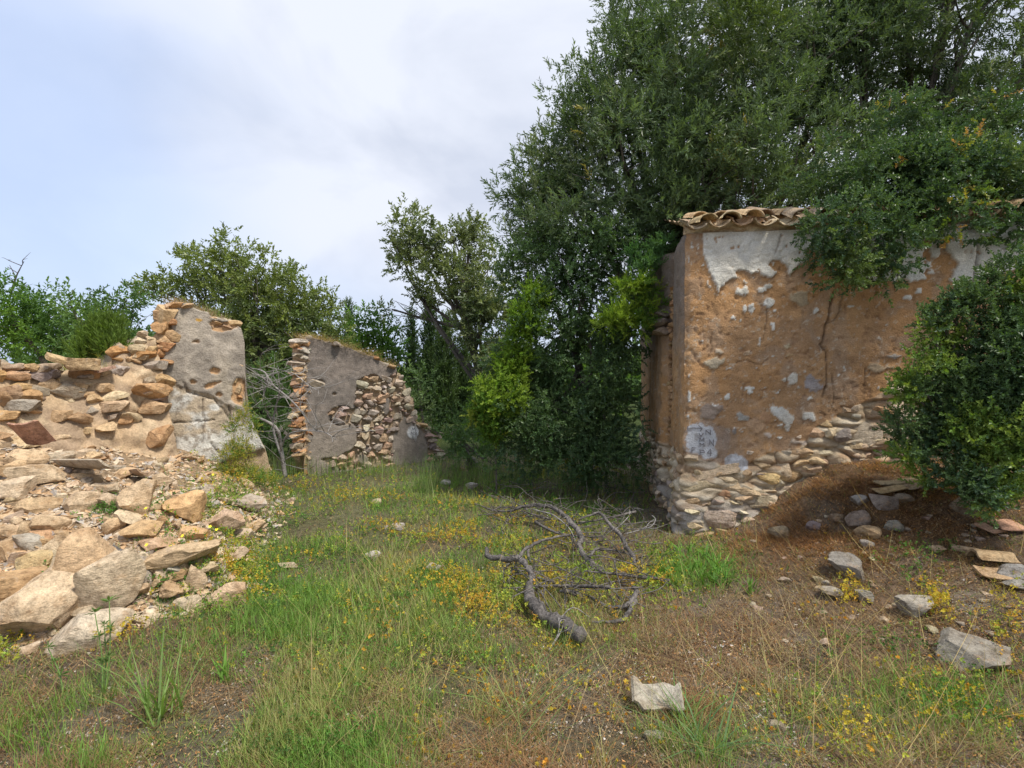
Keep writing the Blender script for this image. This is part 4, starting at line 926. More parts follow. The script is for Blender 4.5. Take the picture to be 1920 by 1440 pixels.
ST = [
 (65, 1158, 142, 95, (.62, .51, .38), "largest pale cream boulder, low at the left edge of the rubble heap", 'rock'),
 (205, 1118, 92, 110, (.58, .50, .39), "upright cream boulder leaning beside the grey stone, foot of the heap", 'rock'),
 (168, 1190, 110, 62, (.60, .55, .47), "whitish wedge of stone between the two biggest cream boulders", 'rock'),
 (175, 1050, 108, 80, (.58, .42, .27), "big flat-faced orange tan block in the lower middle of the heap", 'rock'),
 (245, 1085, 62, 56, (.36, .35, .34), "smooth blue-grey stone behind the upright cream boulder", 'rock'),
 (348, 960, 84, 72, (.62, .40, .20), "bright orange boulder near the right edge of the heap", 'rock'),
 (418, 983, 84, 52, (.57, .43, .34), "pinkish stone right of the bright orange boulder", 'rock'),
 (268, 995, 78, 36, (.50, .34, .18), "oblong brown stone left of the bright orange boulder", 'rock'),
 (214, 988, 40, 34, (.58, .42, .26), "small tan angular stone touching the oblong brown stone", 'rock'),
 (358, 1000, 70, 32, (.53, .34, .18), "low orange stone with a grey spot just under the bright orange boulder", 'rock'),
 (345, 1040, 135, 40, (.57, .44, .29), "long flat tan slab above the green clover on the heap", 'slab'),
 (428, 1124, 66, 48, (.60, .45, .32), "tan and orange triangular stone alone at the grass edge", 'rock'),
 (368, 1092, 34, 54, (.56, .44, .32), "small upright tan stone beside the clover patch", 'rock'),
 (435, 1048, 60, 30, (.57, .47, .37), "pale pink triangular stone at the grass edge of the heap", 'rock'),
 (456, 1010, 42, 36, (.55, .46, .37), "pale stone below the pinkish one, half in the grass", 'rock'),
 (70, 896, 92, 42, (.58, .47, .34), "long tan slab tilted below the red clay tile", 'slab'),
 (40, 1103, 90, 46, (.48, .31, .16), "dark orange broken slab at the left edge above the largest boulder", 'slab'),
 (70, 1064, 50, 32, (.55, .44, .24), "yellowish stone above the dark orange slab", 'rock'),
 (465, 946, 80, 40, (.42, .40, .38), "grey layered stone in yellow herbs at the end of the heap", 'slab'),
 (152, 948, 58, 40, (.56, .45, .33), "rounded tan stone below the long grey channel tile", 'rock'),
 (255, 945, 70, 78, (.57, .44, .30), "tall tan block left of the bright orange boulder", 'rock'),
 (200, 945, 44, 32, (.50, .41, .31), "brownish stone just below the end of the grey channel tile", 'rock'),
 (195, 918, 50, 24, (.55, .47, .37), "cream stone resting on the grey channel tile", 'rock'),
 (300, 1028, 74, 28, (.53, .37, .26), "reddish double-lobed stone between the slab and the oblong stone", 'rock'),
 (112, 1030, 60, 34, (.60, .50, .37), "cream angular stone left of the flat-faced orange block", 'rock'),
 (72, 950, 70, 30, (.53, .39, .24), "orange flat stone on the upper left of the heap", 'slab'),
 (28, 925, 58, 42, (.60, .51, .40), "cream stone leaning at the upper left edge of the heap", 'rock'),
 (16, 1002, 60, 30, (.50, .38, .26), "brown stone at the left edge half way up the heap", 'rock'),
 (95, 985, 62, 34, (.52, .40, .27), "soil-covered brown stone in the middle of the heap", 'rock'),
 (66, 833, 0, 0, None, None, None),
 (105, 834, 46, 32, (.54, .43, .30), "square tan block right beside the red clay tile", 'rock'),
 (50, 862, 64, 34, (.55, .42, .28), "rounded stone just under the red clay tile", 'rock'),
 (18, 886, 50, 34, (.53, .38, .23), "orange stone at the left edge beside the long tan slab", 'rock'),
 (110, 860, 50, 18, (.50, .45, .37), "thin grey slab between the red tile and the channel tile", 'slab'),
 (125, 871, 40, 14, (.55, .39, .23), "thin orange slab on the thin grey slab", 'slab'),
 (350, 1137, 46, 30, (.63, .55, .44), "white cream stone at the foot of the small upright stone", 'rock'),
 (288, 1148, 34, 14, (.66, .58, .48), "small white stone near the foot of the heap", 'rock'),
 (275, 1163, 40, 16, (.60, .52, .42), "flat pale stone at the dry ground below the heap", 'slab'),
 (50, 1225, 32, 18, (.60, .53, .45), "small pale stone alone in front of the largest boulder", 'rock'),
 (20, 1205, 0, 0, None, None, None),
 (268, 1053, 24, 20, (.62, .57, .45), "small white cube-like stone at the end of the weathered plank", 'rock'),
 (282, 1071, 32, 16, (.56, .44, .34), "small pinkish stone below the white cube-like stone", 'rock'),
 (110, 1063, 24, 32, (.55, .50, .40), "small flat greenish stone against the flat-faced orange block", 'rock'),
 (119, 1108, 14, 42, (.55, .46, .36), "narrow upright splinter of stone beside the green weed", 'rock'),
 (380, 925, 46, 30, (.43, .41, .38), "grey rounded stone below the wall fragment", 'rock'),
 (402, 948, 26, 18, (.30, .33, .36), "small dark blue-grey stone beside the pinkish stone", 'rock'),
 (545, 940, 24, 14, (.55, .48, .42), "small pale stone in the grass right of the grey layered stone", 'rock'),
 (235, 893, 44, 26, (.56, .40, .25), "orange stone between the two fallen grey tiles", 'rock'),
 (300, 905, 40, 30, (.50, .40, .29), "brown stone at the foot of the wall fragment", 'rock'),
 # right side
 (1587, 1066, 60, 44, (.40, .385, .36), "rough grey stone on the brown bank in front of the ochre wall", 'slab'),
 (1713, 1142, 56, 38, (.50, .47, .42), "pale grey stone with yellow weed growing behind it", 'slab'),
 (1822, 1238, 92, 46, (.40, .38, .34), "large oblong speckled grey stone at the lower right", 'block'),
 (1560, 1119, 44, 24, (.50, .47, .41), "pale stone below the rough grey stone, partly under weeds", 'rock'),
 (1620, 1122, 30, 24, (.42, .41, .37), "small greenish grey stone right of the yellow weeds", 'rock'),
 (1612, 941, 30, 24, (.42, .41, .40), "small light grey stone, topmost of the little pile on the bank", 'rock'),
 (1657, 947, 48, 26, (.38, .33, .30), "brown-grey stone right of the topmost stone of the pile", 'slab'),
 (1608, 977, 42, 34, (.30, .25, .22), "dark brown stone in the middle of the little pile on the bank", 'rock'),
 (1626, 1000, 44, 22, (.48, .36, .23), "tan flat stone at the bottom of the little pile", 'slab'),
 (1566, 975, 32, 18, (.36, .28, .21), "brown wedge stone left of the little pile", 'rock'),
 (1674, 988, 34, 22, (.33, .32, .28), "mossy grey stone right of the little pile", 'rock'),
 (1524, 990, 26, 20, (.30, .25, .26), "purplish stone in the pine-brown litter", 'rock'),
 (1462, 1000, 44, 26, (.33, .28, .20), "brown mossy stone near the corner of the ochre wall", 'rock'),
 (1805, 957, 46, 34, (.38, .32, .24), "large dull stone under the right-hand bush", 'rock'),
 (1625, 1022, 24, 14, (.42, .40, .38), "small grey stone under the tan flat stone", 'rock'),
 (1693, 940, 34, 18, (.35, .30, .24), "brown stone under the stack of thin slates", 'rock'),
 (1535, 1090, 22, 12, (.56, .49, .34), "tiny cream stone left of the pale weedy stone", 'rock'),
 (1548, 1097, 14, 9, (.50, .48, .44), "tiny grey stone touching the tiny cream stone", 'rock'),
 (1470, 1090, 26, 10, (.50, .42, .36), "flat pinkish stone in the brown litter", 'slab'),
 (1897, 1075, 50, 24, (.42, .42, .42), "grey stone at the right edge among broken tiles", 'rock'),
 (1905, 1102, 36, 18, (.44, .44, .42), "small grey stone at the right edge below the tan slab", 'rock'),
 (1458, 1368, 34, 20, (.50, .46, .38), "round pale stone near the bottom edge right of the white tile", 'rock'),
 (1224, 1380, 34, 16, (.38, .37, .32), "dull stone half buried below the white tile", 'rock'),
 (1340, 968, 0, 0, None, None, None),
 # centre
 (740, 988, 40, 15, (.46, .44, .42), "flat grey stone in the green grass, middle of the clearing", 'rock'),
 (812, 1066, 34, 20, (.48, .46, .42), "pale grey stone at the right end of the green grass", 'rock'),
 (700, 1042, 28, 16, (.50, .48, .44), "small pale stone in the thick of the grass", 'rock'),
 (884, 868, 28, 24, (.28, .28, .27), "dark grey stone standing under the middle shrubs", 'rock'),
 (867, 881, 20, 11, (.45, .30, .22), "small reddish stone beside the dark grey one", 'rock'),
 (885, 912, 26, 14, (.48, .46, .44), "pale stone in front of the dark grey standing one", 'rock'),
 (835, 905, 22, 10, (.42, .41, .39), "grey stone left of the pale one near the gable wall", 'rock'),
 (705, 940, 20, 9, (.56, .50, .38), "small yellowish stone in the orange herbs", 'rock'),
 (540, 1062, 34, 16, (.50, .44, .36), "pale stone sunk in the grass near the heap", 'rock'),
]
for a in ST:
    if a[2] and a[0] < 560 and a[1] > 800:
        a = list(a); f_ = .80 if a[1] < 1030 else .95; a[2] *= f_; a[3] *= f_; a[4] = tuple(lerp(q, w_, .28) for q, w_ in zip(a[4], (.60, .475, .33)))
        loose(*a[:7], sink=.45)
    elif a[2]:
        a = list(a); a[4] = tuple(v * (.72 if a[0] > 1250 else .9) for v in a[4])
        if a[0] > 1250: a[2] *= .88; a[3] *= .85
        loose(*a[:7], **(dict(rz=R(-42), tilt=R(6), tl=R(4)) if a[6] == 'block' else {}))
# the countless smaller lumps of the heap
HG = ["small tan stone loose on the rubble heap", "small cream stone loose on the rubble heap", "small grey stone loose on the rubble heap", "small orange-brown stone loose on the rubble heap"]
cnt = 0; tries = 0
big_px = [(a[0], a[1], a[2]) for a in ST if a[2]]
while cnt < 290 and tries < 9000:
    tries += 1
    px, py = rng.uniform(-120, 480), rng.uniform(830, 1235)
    p = G(px, py); 
    if p[1] > 7.0: continue
    d_ = min(float(np.interp(p[1], [2.0, 2.9, 3.64, 5.1, 6.1, 8, 10], [-1.9, -1.9, -1.85, -2.35, -2.6, -3.5, -5])) - p[0], (p[1] - 3.6 - (p[0] + 1.86) * .62) * .9)
    if d_ < .02: continue
    if any(abs(px - b[0]) < b[2] * .36 and abs(py - b[1]) < b[2] * .24 for b in big_px): continue
    s_ = .020 + .070 * rng.random() ** 2.2
    i = int(rng.choice(4, p=[.42, .28, .12, .18])); c = [(.56, .43, .29), (.62, .52, .39), (.44, .40, .36), (.52, .36, .21)][i]
    o = bpy.data.objects.new("heap_stone", random.choice(ROCKS if rng.random() < .6 else SLABS)); o.location = (p[0], p[1], p[2] + s_ * .25)
    o.scale = (s_ * rng.uniform(.8, 1.3), s_ * rng.uniform(.7, 1.1), s_ * rng.uniform(.4, .8)); o.rotation_euler = (rng.uniform(-.5, .5), rng.uniform(-.5, .5), rng.uniform(0, 6.3)); o.color = jit(c, .12) + (1,)
    zn = "high on the heap under the rubble wall" if d_ > 1.15 else ("along the grassy foot of the heap" if d_ < .38 else "between the boulders half way down the heap")
    lb_ = ["small tan stone", "small cream stone", "small grey stone", "small orange-brown stone"][i] + " lying loose " + zn
    link(o); tag(o, lb_, "stone", lb_.replace("stone lying", "stones lying")); cnt += 1
for i in range(75):                                            # small stones strewn on the right bank
    px, py = rng.uniform(1380, 1920), rng.uniform(960, 1240); p = G(px, py); s_ = rng.uniform(.012, .035)
    if (p[:2] - C0) @ NN < .12: continue
    o = bpy.data.objects.new("small_stone", random.choice(SMALL)); o.location = (p[0], p[1], p[2] + s_ * .2); o.scale = (s_, s_ * .8, s_ * .5); o.rotation_euler = (0, 0, rng.uniform(0, 6)); o.color = jit((.42, .36, .29), .2) + (1,)
    link(o); tag(o, "small brownish stone strewn on the brown bank", "stone", "small stones strewn on the brown bank")
# crumbs: far too many to count
def crumbs(name, P, size, cols, kindlabel, flat_=.6):
    v0, f0 = ICO[2]; v0 = v0[:12 * 0 + len(v0)]
    # octahedron-like chips
    o8 = np.array([[1, 1, 1], [-1, -1, 1], [-1, 1, -1], [1, -1, -1], [0, 0, 1.2]], float) * .8; f8 = np.array([[0, 1, 2], [0, 3, 1], [0, 2, 3], [1, 3, 2]])
    n = len(P); Rm = frames(rng.normal(size=(n, 3))); s = size * (1 + .0 * size)
    loc = o8[None] * (rng.uniform(.5, 1.2, (n, 5, 1))) * s[:, None, None]; V = np.einsum('nij,nvj->nvi', Rm, loc); V[..., 2] *= flat_; V += P[:, None]
    T = (f8[None] + (np.arange(n) * 5)[:, None, None]).reshape(-1, 3); C = np.repeat(np.array(cols)[rng.integers(0, len(cols), n)] * (1 + rng.uniform(-.2, .2, (n, 1))), 5, 0)
    o = nobj(name, V.reshape(-1, 3), T, M_litter, C, False); tag(o, kindlabel, None, None, 'stuff'); return o
P, px, py = ground_px(62000, (-150, 560, 800, 1300)); 
xb_ = np.interp(P[:, 1], [2.0, 2.9, 3.64, 5.1, 6.1, 8, 10], [-1.9, -1.9, -1.85, -2.35, -2.6, -3.5, -5]); d_ = np.minimum(xb_ - P[:, 0], (P[:, 1] - 3.6 - (P[:, 0] + 1.86) * .62) * .9)
k = d_ > -.05 + .2 * (rng.random(len(P)) - .5); P = P[k]; sz = .004 + .040 * rng.random(len(P)) ** 6
crumbs("rubble_gravel", P, sz, [(.54, .40, .26), (.60, .49, .36), (.46, .36, .26), (.50, .33, .19), (.42, .38, .34)], "tan gravel and crumbs of mortar covering the rubble heap")
P, px, py = ground_px(46000, (-150, 2070, 1000, 1500)); k = rng.random(len(P)) < (.25 + .75 * sm(.5, .62, fbm(P[:, 0] * 2.4, P[:, 1] * 2.4, 12, 3))); P = P[k]
crumbs("pebbles", P, .0022 + .009 * rng.random(len(P)) ** 5, [(.42, .37, .32), (.50, .45, .40), (.32, .26, .22), (.30, .20, .13), (.58, .53, .47)], "small pale pebbles scattered over the bare earth")

# fallen tiles and boards
def curved_piece(name, px, py, L_, rad, arc, rz, rx, ry, c, label, up=False, lift=.04, th=.016, cat="roof tile"):
    n, nl = 10, 6; vs, fs = [], []
    for side in (0, 1):
        for i in range(nl):
            for j in range(n):
                a = (j / (n - 1) - .5) * arc; q = rad - side * th; e = .012 * (fbm(np.array([j * .7 + L_ * 50]), np.array([i * .0]), 3, 2)[0] - .5) * 2 * (i in (0, nl - 1))
                vs.append((q * math.sin(a), (i / (nl - 1) - .5) * L_ + e * 2, (q * math.cos(a) - rad) * (1 if up else -1)))
    m_ = n * nl
    for i in range(nl - 1):
        for j in range(n - 1):
            k = i * n + j; fs += [[k, k + 1, k + n + 1, k + n], [m_ + k + 1, m_ + k, m_ + k + n, m_ + k + n + 1]]
        for j in (0, n - 1): k = i * n + j; fs.append([k, k + n, m_ + k + n, m_ + k])
    for i in (0, nl - 1):
        for j in range(n - 1): k = i * n + j; fs.append([k, m_ + k, m_ + k + 1, k + 1])
    p = G(px, py); o = bpy.data.objects.new(name, npmesh(name, np.array(vs), np.array(fs), M_tile, None, False)); o.location = (p[0], p[1], p[2] + lift); o.rotation_euler = (rx, ry, rz); o.color = tuple(c) + (1,)
    link(o); tag(o, label, cat); return o
curved_piece("clay_tile", 57, 845, .27, .22, 1.15, R(8), R(-48), R(-6), (.50, .31, .24), "red clay tile fragment, hollow side out, high on the left heap", lift=.13)
curved_piece("channel_tile", 165, 906, .60, .17, 1.35, R(66), R(-4), R(24), (.45, .40, .33), "long grey channel tile lying slanted below the plastered fragment", lift=.12)
curved_piece("channel_tile", 262, 905, .26, .09, 1.9, R(48), R(-10), R(20), (.45, .34, .25), "short brown broken tile right of the long grey channel tile", lift=.06)
curved_piece("white_tile", 1230, 1325, .13, .19, 1.35, R(-8), R(22), R(3), (.44, .42, .37), "curved whitish tile fragment in the grass near the bottom edge", lift=.035)
curved_piece("barrel_tile", 1858, 1055, .24, .075, 2.6, R(84), R(3), R(4), (.46, .35, .22), "tan half-round tile under the bush at the right edge", up=True, lift=.075)
def board(name, P0, size, rot, c, label, cat="board", mat=None):
    v, f = rock_shape(int(P0[0] * 100) % 997 + 5, 4, 0, .012, 1.0); v = np.sign(v) * np.abs(v) ** .5; v = v * np.array(size) / 2
    v[:, 2] += .006 * np.sin(v[:, 0] * 20); o = bpy.data.objects.new(name, npmesh(name, v, f, mat or M_tile, None, True)); 
    try: o.data.set_sharp_from_angle(angle=R(35))
    except Exception: pass
    o.location = tuple(float(q) for q in P0); o.rotation_euler = rot; o.color = tuple(c) + (1,); link(o); tag(o, label, cat); return o
tR = lambda x, dz=0., back=0.: np.array([*(frR[0] + frR[1] * x - frR[2] * back), skR.topat(x) + dz])
board("flat_tile", tR(1.2, .10, .05), (1.25, .30, .028), (R(8), R(10), aR), (.42, .37, .27), "long greenish tan tile sheet, upper of two on the rubble wall")
board("flat_tile", tR(1.15, .04, -.06), (1.1, .26, .024), (R(4), R(7), aR + .03), (.46, .33, .24), "long brown tile sheet, lower of two on the rubble wall")
board("flat_tile", at(108, 673, 5.1), (.17, .12, .05), (R(20), R(22), aR), (.52, .40, .24), "short yellowish tile piece at the end of the two long sheets")
board("coping_slab", at(151, 683, 5.25), (.27, .2, .12), (0, R(4), aR), (.54, .41, .26), "thick tan slab on top of the rubble wall right of the tile sheets", cat="stone")
board("flat_tile", at(196, 692, 5.45), (.2, .14, .03), (0, R(-12), aR), (.45, .30, .24), "reddish tile piece lying on the rubble wall before the fennel bush")
p = G(228, 1058); board("weathered_plank", p + [0, 0, .06], (.20, .05, .035), (R(0), R(24), R(-10)), (.2, .17, .15), "dark weathered splinter of plank on the heap", mat=M_dead)
for i, (px, py, w, c, lb) in enumerate([(1695, 903, 78, (.44, .37, .24), "topmost thin yellow slate of the stack below the ochre wall"), (1722, 911, 56, (.40, .34, .24), "middle thin slate of the stack below the ochre wall"), (1668, 918, 46, (.46, .37, .22), "lowest thin slate of the stack, sticking out left")]):
    p = G(px, py + 8); k = dist(p) / F; board("thin_slate", p + [0, 0, .03 + .0 * i], (w * k, .10, .018), (R(4), R(-8), ang_f + R(rng.uniform(-8, 12))), c, lb, "slate")
for (px, py, w, d_, c, lb) in [(1858, 996, 44, .12, (.40, .27, .20), "reddish tile slab, left of two under the right bush"), (1893, 988, 48, .14, (.48, .30, .22), "reddish tile slab, right of two under the right bush"), (1868, 1082, 44, .13, (.48, .36, .24), "tan tile slab right below the half-round tile"), (1812, 1033, 34, .06, (.48, .38, .27), "narrow tan tile splinter left of the half-round tile"), (1757, 1033, 22, .06, (.48, .37, .26), "small tan tile chip on the dark soil")]:
    p = G(px, py + 4); k = dist(p) / F; board("tile_slab", p + [0, 0, .025], (w * k, d_, .022), (R(14), R(8), R(rng.uniform(-30, 30))), c, lb, "tile piece")

# ================================================================== FALLEN BRANCHES
def gpath(pts, lifts, rads):
    P = []
    for (px, py), l in zip(pts, lifts):
        # a point held l metres over the ground that shows at px, py
        d = ray(px, py); Yv = np.arange(2, 9, .01); kk = Yv / d[1]; Xv = d[0] * kk; Zv = CAM_H + d[2] * kk; b = Zv < HF(Xv, Yv) + l; i = int(np.argmax(b)) if b.any() else len(Yv) - 1
        P.append([Xv[i], Yv[i], Zv[i]])
    return smooth_path(P, rads)
def twigs(path, n, ln, r=.003, lo=3, spread=.7):
    out = []; pts, rad = path
    for _ in range(n):
        i = rng.integers(lo, len(pts) - 1); t = pts[i] - pts[i - 1]; t /= np.linalg.norm(t) + 1e-9; d = t * .6 + rng.normal(size=3) * spread; d[2] = abs(d[2]) * .6; d /= np.linalg.norm(d)
        e = pts[i] + d * ln * rng.uniform(.4, 1.1); m = (pts[i] + e) / 2 + rng.normal(size=3) * .04 * ln * 4; out.append(smooth_path([pts[i], m, e], [r * 1.3, r, r * .4], 7))
        if rng.random() < .5: e2 = m + (d + rng.normal(size=3) * .5) * ln * .4; out.append(smooth_path([m, (m + e2) / 2 + rng.normal(size=3) * .02, e2], [r * .8, r * .6, r * .3], 5))
    return out
def knotty(p):
    pts, r = p; n = len(pts); j = rng.normal(size=(n, 3)); j[0] = 0; j = (j + np.roll(j, 1, 0)) * .13 * r[:, None]
    return pts + j, r * (1 + rng.uniform(-.10, .16, n))
def branch(name, main, label, mat=M_dead, ntw=6, ln=.25, extra=(), cat="fallen branch", sides=9, group=None):
    o = tubes(name, [knotty(main)] + [knotty(e) for e in extra] + twigs(main, ntw, ln), mat, None, sides, .22); return tag(o, label, cat, group)
b1 = gpath([(1091, 1190), (1037, 1160), (1008, 1142), (993, 1118), (995, 1090), (997, 1075), (986, 1060), (974, 1048)], [.08, .08, .09, .10, .11, .14, .16, .16], [.040, .041, .038, .032, .026, .022, .020, .020])
b1b = gpath([(974, 1048), (945, 1048), (917, 1045), (912, 1028)], [.14, .13, .12, .16], [.024, .022, .020, .014])
b1c = gpath([(974, 1048), (981, 1033), (1004, 1019), (1031, 1010), (1069, 1003)], [.14, .17, .20, .22, .20], [.015, .013, .012, .010, .007])
branch("dead_branch", b1, "thick sawn grey branch with a forked upper end lying nearest", extra=[b1b, b1c], ntw=7, ln=.22)
b2 = gpath([(888, 944), (923, 956), (950, 959), (972, 953), (999, 947), (1026, 949), (1050, 960), (1069, 977), (1085, 996), (1090, 1012), (1085, 1023), (1102, 1050), (1128, 1070)], [.05, .09, .12, .18, .22, .25, .25, .22, .18, .15, .13, .09, .04], [.006, .009, .012, .014, .017, .019, .021, .023, .024, .023, .023, .024, .026])
branch("dead_branch", b2, "long arched grey branch bowing over the yellow herbs", ntw=14, ln=.35)
b3 = gpath([(1085, 975), (1105, 966), (1126, 963), (1142, 982), (1161, 1001), (1177, 1028), (1190, 1050), (1197, 1076)], [.18, .22, .24, .20, .16, .12, .08, .04], [.007, .010, .012, .016, .018, .019, .020, .020])
branch("dead_branch", b3, "curved grey branch at the right side of the pile, near the wall corner", ntw=9, ln=.35)
b4 = gpath([(1050, 1108), (1068, 1109), (1085, 1116), (1108, 1120), (1140, 1138), (1168, 1138), (1186, 1126), (1193, 1108), (1186, 1100)], [.06, .08, .06, .04, .05, .08, .1, .12, .12], [.010, .017, .013, .011, .010, .014, .016, .017, .010])
b4b = gpath([(1110, 1166), (1140, 1166), (1166, 1162), (1180, 1146), (1190, 1126)], [.04, .04, .05, .07, .10], [.006, .009, .012, .014, .014])
branch("dead_branch", b4, "hooked dark branch with a looped end beside the sawn branch", extra=[b4b], ntw=8, ln=.15)
for pts, l, lb in [([(1000, 955), (1037, 966), (1064, 987), (1080, 1014)], [.26, .26, .2, .12], "thin bleached twig running under the long arched branch"), ([(1172, 1001), (1198, 994), (1221, 987), (1229, 974), (1222, 966)], [.12, .16, .2, .24, .26], "thin pale twig with a hooked tip at the right of the pile"),
                   ([(1152, 994), (1170, 978), (1187, 958)], [.15, .22, .28], "straight pale twig rising from the curved branch"), ([(1010, 1047), (1060, 1070), (1120, 1098), (1180, 1106)], [.1, .12, .1, .1], "thin brown stem crossing the middle of the pile"),
                   ([(1152, 1050), (1158, 1080), (1172, 1130)], [.2, .12, .02], "dark upright stalk stuck in the pile"), ([(895, 966), (930, 962), (955, 950), (978, 952)], [.05, .08, .12, .16], "thin grey twig at the left tip of the pile"), ([(1029, 1220), (1046, 1190), (1048, 1158)], [.01, .05, .14], "pale forked twig leaning on the sawn branch"),
                   ([(945, 985), (960, 965), (990, 962)], [.02, .14, .2], "short bent twig under the left tip of the arched branch")]:
    m_ = gpath(pts, l, np.linspace(.006, .003, len(pts))); branch("dead_twig", m_, lb, M_dead_pale if 'pale' in lb or 'bleached' in lb else M_dead, 3, .18, cat="twig", sides=5)
for i in range(12):                                            # middling sticks lying criss-cross in the pile
    p = G(rng.uniform(950, 1190), rng.uniform(965, 1140)) + [0, 0, rng.uniform(.05, .16)]; az = rng.uniform(0, 6.28); l = rng.uniform(.35, .8); d = np.array([math.cos(az), math.sin(az) * .8, rng.uniform(-.12, .2)])
    n_ = np.array([-d[1], d[0], .3]) * rng.uniform(-.22, .22); st_ = smooth_path([p - d * l / 2, p - d * l * .15 + n_ * l, p + d * l * .2 + n_ * l * .7, p + d * l / 2], [.012, .011, .008, .004])
    branch("dead_stick", st_, "bent grey stick lying criss-cross in the branch pile", M_dead, 5, .22, cat="stick", sides=6, group="bent sticks in the branch pile")
tw_ = []
for _ in range(190):                                          # brushwood in and behind the pile
    p = G(*((rng.uniform(910, 1200), rng.uniform(925, 1000)) if rng.random() < .55 else (rng.uniform(950, 1230), rng.uniform(1000, 1150)))) + [0, 0, rng.uniform(.02, .20)]; d = rng.normal(size=3); d[2] = abs(d[2]) * .35; d /= np.linalg.norm(d); l = rng.uniform(.15, .5)
    tw_.append(smooth_path([p - d * l / 2, p + rng.normal(size=3) * .04, p + d * l / 2], [.005, .004, .0015], 7))
tag(tubes("brushwood", tw_, M_dead, None, 4), "tangle of thin dry twigs behind the arched branch", None, None, 'stuff')
# dead shrub in the doorway
def ap(pts, Y, r): return smooth_path([at(px, py, Y + dy) for (px, py, dy) in pts], r)
DY = 7.1
ds = [ap([(535, 895, 0), (530, 860, 0), (527, 838, 0), (520, 806, -.1), (500, 790, -.1), (472, 780, 0)], DY, [.028, .026, .024, .022, .017, .010]),
      ap([(527, 838, 0), (545, 812, -.1), (600, 808, -.2), (632, 825, -.3)], DY, [.016, .012, .008, .004]),
      ap([(470, 690, .2), (495, 697, 0), (512, 722, 0), (540, 745, -.1), (562, 768, -.2), (585, 800, -.2), (594, 808, -.2)], DY, [.005, .009, .012, .010, .009, .006, .003]),
      ap([(512, 722, 0), (498, 728, 0), (491, 758, 0)], DY, [.011, .008, .004]), ap([(520, 693, -.2), (550, 700, 0), (575, 720, 0), (588, 738, 0)], DY, [.003, .005, .004, .002]),
      ap([(530, 862, 0), (512, 800, .2), (522, 745, .1), (530, 728, 0)], DY, [.02, .014, .010, .008])]
dt = []
for m_ in ds: dt += twigs(m_, 14, .75, .0035, 2, .8)
o = tubes("dead_shrub", ds + dt, M_dead_pale, None, 6); tag(o, "leafless bleached shrub filling the gap between the two wall ruins", "dead shrub")
p_ = at(30, 545, 10.); bt = [ap([(18, 560, 0), (30, 520, 0), (45, 490, 0)], 10., [.02, .014, .005]), ap([(30, 520, 0), (18, 497, 0)], 10., [.01, .004]), ap([(33, 512, 0), (22, 505, 0), (14, 500, 0)], 10., [.008, .006, .003])]
tag(tubes("bare_branch", bt + twigs(bt[0], 5, .3, .006), M_bark, None, 5), "bare forked branch tip rising above the hedge at the far left", "bare branch")

# ================================================================== TREES AND SHRUBS
def B(px, py, Y, r, ry=None, rz=None):
    k = Y / F * float(np.linalg.norm(ray(px, py))) ** .0
    return (at(px, py, Y), np.array([r * k, (ry or r) * k, (rz or r) * k]))
def tree(name, label, cat, base, top, blobs, dens, tmpl, cols, w, r0=.1, trunk=True, group=None, nsub=4, mat=None, bend=None, fork=None, **kw):
    t = empty(name, (base[0], base[1], H1(base[0], base[1])), label=label, cat=cat, group=group)
    if trunk: tubes("trunk", skeleton([base[0], base[1], H1(base[0], base[1])], top, blobs, r0, nsub, bend=bend, fork=fork), M_bark, t, 6, .1)
    crown("crown" if trunk else "foliage", blobs, dens, tmpl, cols, w, t, mat, **kw); return t
T_olive = sprig_templates(13, .13, .062, .013, 42)             # narrow leaves in upright sprays
T_lent = sprig_templates(15, .11, .040, .018, 58)              # short leathery leaves
T_broad = sprig_templates(10, .16, .075, .036, 55)
T_far = sprig_templates(9, .30, .13, .065, 60)                 # whole clusters further off
T_fine = sprig_templates(9, .16, .085, .012, 30)
GO = [(.110, .170, .080), (.140, .205, .095), (.080, .130, .060), (.190, .240, .135), (.125, .185, .060)]
GD = [(.070, .130, .050), (.100, .165, .060), (.080, .145, .072), (.140, .205, .065)]
YT = [(.30, .34, .05), (.42, .36, .06), (.22, .32, .05), (.50, .30, .10)]

# the big grey-green tree behind the building
big = [B(1120, 290, 8.0, 100), B(1040, 350, 7.9, 80), B(1180, 170, 8.1, 100), B(985, 440, 7.8, 60), B(1200, 30, 8.1, 80), B(1440, 180, 8.3, 140), B(1280, 260, 8.3, 140), B(1580, 40, 8.2, 130), B(1600, 220, 7.8, 110), B(1500, 400, 7.4, 90), B(1340, 400, 7.6, 90), B(1190, 90, 8.0, 90), B(1130, 215, 8.0, 95), B(1060, 300, 7.8, 80), B(1015, 410, 7.8, 85), B(1250, 190, 7.4, 130), B(1180, 330, 7.2, 130), B(1380, 120, 7.4, 150), B(1420, 250, 6.9, 130), B(1330, 300, 6.8, 110), B(1530, 130, 7.4, 120), B(1300, 60, 8.4, 110), B(1480, -20, 8.0, 150), B(1540, 290, 6.6, 80), B(1240, 420, 7.2, 90), B(1090, 430, 7.3, 100), B(1420, 370, 6.6, 70), B(1230, 520, 7.3, 70)]
tree("olive_leaved_tree", "huge grey-green tree with narrow leaves towering behind the ochre building", "tree", (2.9, 8.7), at(1330, 330, 7.8), big, 138, T_olive, GO, [3, 3, 2, 2, 2], r0=.16, nsub=7, clump=.38,
     hole=.33, hs=1.5, inner=.35, scale=(1.0, 1.75), tips=([(.34, .30, .08), (.20, .28, .08)], .22, 3.), outw=.75, up=.45)
